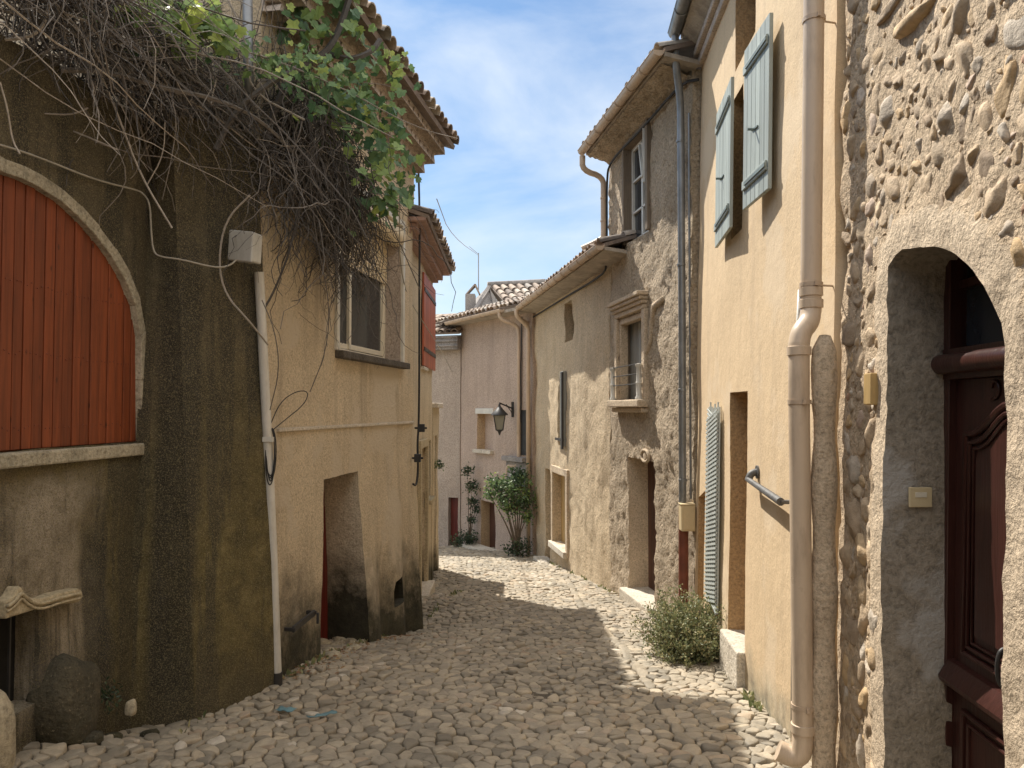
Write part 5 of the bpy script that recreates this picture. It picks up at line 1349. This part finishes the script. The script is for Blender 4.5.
cable('eave_cable', 'black cable following the wall top of the grey and low houses', [WO.P(WO.L-.1, VTO-.32, .05), WG.P(.15, VTG-.10, .05), WG.P(WG.L*.5, VTG-.14, .05), WG.P(WG.L-.15, VTG-.1, .05), WG.P(WG.L-.02, VTG-.35, .05), WG.P(WG.L-.02, 2.6, .05), WG.P(WG.L-.02, 2.2, .06), WS.P(.1, VTS-.12, .05), WS.P(2.5, VTS-.1, .05), WS.P(WS.L-.1, VTS-.1, .05)], .017, M['cable'])
cable('eave_cable', 'thin black cable hanging on the pink house from roof to lantern bracket', [WF.P(.4, VTF-.1, .04), WF.P(.42, 1.5, .04), WF.P(.46, .8, .04), WF.P(.43, 0, .04), WF.P(.55, -.9, .05)], .014, M['cable'])
# coil of spare cable hanging beside the white pipe
cc = at(269, 428, 5.72)
m_ = MB(); rc = random.Random(3)
for k in range(6):
    h = .19+rc.uniform(-.015, .02); w_ = .03+rc.uniform(-.008, .01)
    m_.tube([cc+V((.02+.02*k*0+sin(a)*w_+.01, -.03-.006*k+.01*sin(a), -h+cos(a)*h)) for a in [2*pi*j/28 for j in range(29)]], .0045, 5)
co = tag(m_.build('cable_coil', M['cable'], None, smooth=True), 'coil of black cable tied to the white pipe beside the beige house', 'cable coil')
m_ = MB(); m_.tube(smoothpath([cc+V((.01,-.03,0)), at(280,402,5.9), at(296,391,6.0), at(309,391,6.0), at(305,404,5.95), at(285,420,5.8), cc+V((.02,-.03,-.03))]), .004, 5)
m_.build('cable_loop', M['cable'], co, smooth=True)
m_ = MB(); m_.box(cc+V((-.02,-.09,-.10)), (.075,0,0), (0,.06,0), (0,0,.035)); m_.build('tape', M['whitepaint'], co)

# ================================================================== litter
def rag(label, px, py, y, L, W_, ang):
    m_ = MB(); p = at(px, py, y); p.z = gz(p.x, p.y)+.035; g_ = []
    for i in range(9):
        row = []
        for j in range(4):
            x = (i/8-.5)*L; yy = (j/3-.5)*W_; q = V((p.x+x*cos(ang)-yy*sin(ang), p.y+x*sin(ang)+yy*cos(ang), p.z+.018*noise.noise(V((x*25, yy*25, px)))))
            row.append(m_.vert(q))
        g_.append(row)
    for i in range(8):
        for j in range(3): m_.face((g_[i][j], g_[i+1][j], g_[i+1][j+1], g_[i][j+1]))
    o = m_.build('plastic_scrap', M['rag'], None, smooth=True); s = o.modifiers.new('thickness', 'SOLIDIFY'); s.thickness = .004
    return tag(o, label, 'litter')
rag('crumpled turquoise plastic strip lying on the cobbles right of the white pipe', 322, 704, 5.25, .2, .05, .5)
rag('small turquoise plastic scrap at the foot of the white pipe', 286, 706, 5.3, .13, .06, -.3)
m_ = MB()
for i in range(260):
    y = rv.uniform(5.9, 8.8); wx = -2.76+.16*y; x = wx+abs(rv.gauss(0, .16))+.02; m_.cur = rv.random()
    leafmesh(m_, V((x, y, gz(x, y)+.02)), V((rv.gauss(0,1), rv.gauss(0,1), .1)), V((rv.gauss(0,.4), rv.gauss(0,.4), 1)), rv.uniform(.02, .055), False)
o = m_.build('fallen_leaves', M['litter'], None); o['kind'] = 'stuff'; tag(o, 'brown fallen leaves and bits along the foot of the beige house', 'leaf litter')
# small tufts at wall feet
m_ = MB()
for i in range(900):
    k = rv.random()
    if k < .5: y = rv.uniform(8.6, 17); x = 3.386-.165*y-.02-abs(rv.gauss(0,.03))
    elif k < .75: y = rv.uniform(4.4, 6.5); x = 1.412+.07*y-.02-abs(rv.gauss(0,.03))
    else: y = rv.uniform(4.7, 12); x = (-2.76+.16*y if y > 5.9 else -2.1)+.03+abs(rv.gauss(0,.04))
    if noise.noise(V((x, y*1.5, 9))) < .05: continue
    m_.cur = rv.random(); leafmesh(m_, V((x, y, gz(x, y)-.01)), V((rv.gauss(0,.5), rv.gauss(0,.5), 1)), rdir(), rv.uniform(.03, .08), False)
o = m_.build('grass_tufts', M['bushleaf'], None); o['kind'] = 'stuff'; tag(o, 'sparse dry grass along the foot of the walls', 'grass')

# ================================================================== light
SUN = V((-.41, .68, 1.0)).normalized()
el = math.asin(SUN.z); az = atan2(SUN.x, SUN.y)
sd_ = bpy.data.lights.new('sun', 'SUN'); so_ = bpy.data.objects.new('sun', sd_); COL.objects.link(so_)
sd_.energy = 5.0; sd_.angle = radians(.53); sd_.color = (1, .93, .82); so_.rotation_euler = (-SUN).to_track_quat('-Z', 'Y').to_euler()
w = bpy.data.worlds.new('World'); SC.world = w; w.use_nodes = True; t = w.node_tree; t.nodes.clear()
out = t.nodes.new('ShaderNodeOutputWorld'); bg = t.nodes.new('ShaderNodeBackground'); sky = t.nodes.new('ShaderNodeTexSky')
sky.sky_type = 'NISHITA'; sky.sun_disc = False; sky.sun_elevation = el; sky.sun_rotation = az; sky.air_density = 1.1; sky.dust_density = .8; sky.ozone_density = 1.5
tc = t.nodes.new('ShaderNodeTexCoord'); mp = t.nodes.new('ShaderNodeMapping'); mp.inputs['Scale'].default_value = (1.3, 1.0, 3.0); mp.inputs['Rotation'].default_value = (.2, .5, .4)
t.links.new(tc.outputs['Generated'], mp.inputs[0])
n1 = t.nodes.new('ShaderNodeTexNoise'); n1.inputs['Scale'].default_value = 2.1; n1.inputs['Detail'].default_value = 7; n1.inputs['Roughness'].default_value = .55; n1.inputs['Distortion'].default_value = .35
t.links.new(mp.outputs[0], n1.inputs['Vector'])
r1 = t.nodes.new('ShaderNodeValToRGB'); r1.color_ramp.elements[0].position = .36; r1.color_ramp.elements[1].position = .72
r1.color_ramp.elements[1].color = (.8, .8, .8, 1)
t.links.new(n1.outputs[0], r1.inputs[0])
# unseen bright cloud added overhead and behind the viewer to lift the shade
dt = t.nodes.new('ShaderNodeVectorMath'); dt.operation = 'DOT_PRODUCT'; dt.inputs[1].default_value = (.38, -.30, .92); t.links.new(tc.outputs['Generated'], dt.inputs[0])
mr = t.nodes.new('ShaderNodeMapRange'); mr.interpolation_type = 'SMOOTHSTEP'; mr.inputs[1].default_value = .12; mr.inputs[2].default_value = .65; mr.inputs[4].default_value = .85; t.links.new(dt.outputs['Value'], mr.inputs[0])
ad = t.nodes.new('ShaderNodeMath'); ad.operation = 'MAXIMUM'; t.links.new(r1.outputs[0], ad.inputs[0]); t.links.new(mr.outputs[0], ad.inputs[1])
mc = t.nodes.new('ShaderNodeMix'); mc.data_type = 'RGBA'; t.links.new(mr.outputs[0], mc.inputs[0]); mc.inputs[6].default_value = (9.6, 10.2, 10.8, 1); mc.inputs[7].default_value = (18.5, 18.0, 17.4, 1)
tn = t.nodes.new('ShaderNodeMix'); tn.data_type = 'RGBA'; tn.blend_type = 'MULTIPLY'; tn.inputs[0].default_value = 1; t.links.new(sky.outputs[0], tn.inputs[6]); tn.inputs[7].default_value = (.78, 1.05, 1.25, 1)
mx = t.nodes.new('ShaderNodeMix'); mx.data_type = 'RGBA'; t.links.new(ad.outputs[0], mx.inputs[0]); t.links.new(tn.outputs[2], mx.inputs[6]); t.links.new(mc.outputs[2], mx.inputs[7])
t.links.new(mx.outputs[2], bg.inputs[0]); bg.inputs[1].default_value = .075
t.links.new(bg.outputs[0], out.inputs[0])
SC.view_settings.view_transform = 'Standard'; SC.view_settings.look = 'None'; SC.view_settings.gamma = 1; SC.view_settings.exposure = .50
for o in list(COL.objects):
    k = o.name.split('.')[0]
    if o.parent is None and k in ('foot_stone', 'plastic_scrap', 'eave_cable'): o['group'] = {'foot_stone': 'stones at the foot of the buttress', 'plastic_scrap': 'plastic scraps on the cobbles', 'eave_cable': 'black cables under the eaves'}[k]
SC.cycles.max_bounces = 8; SC.cycles.diffuse_bounces = 5; SC.cycles.use_denoising = True
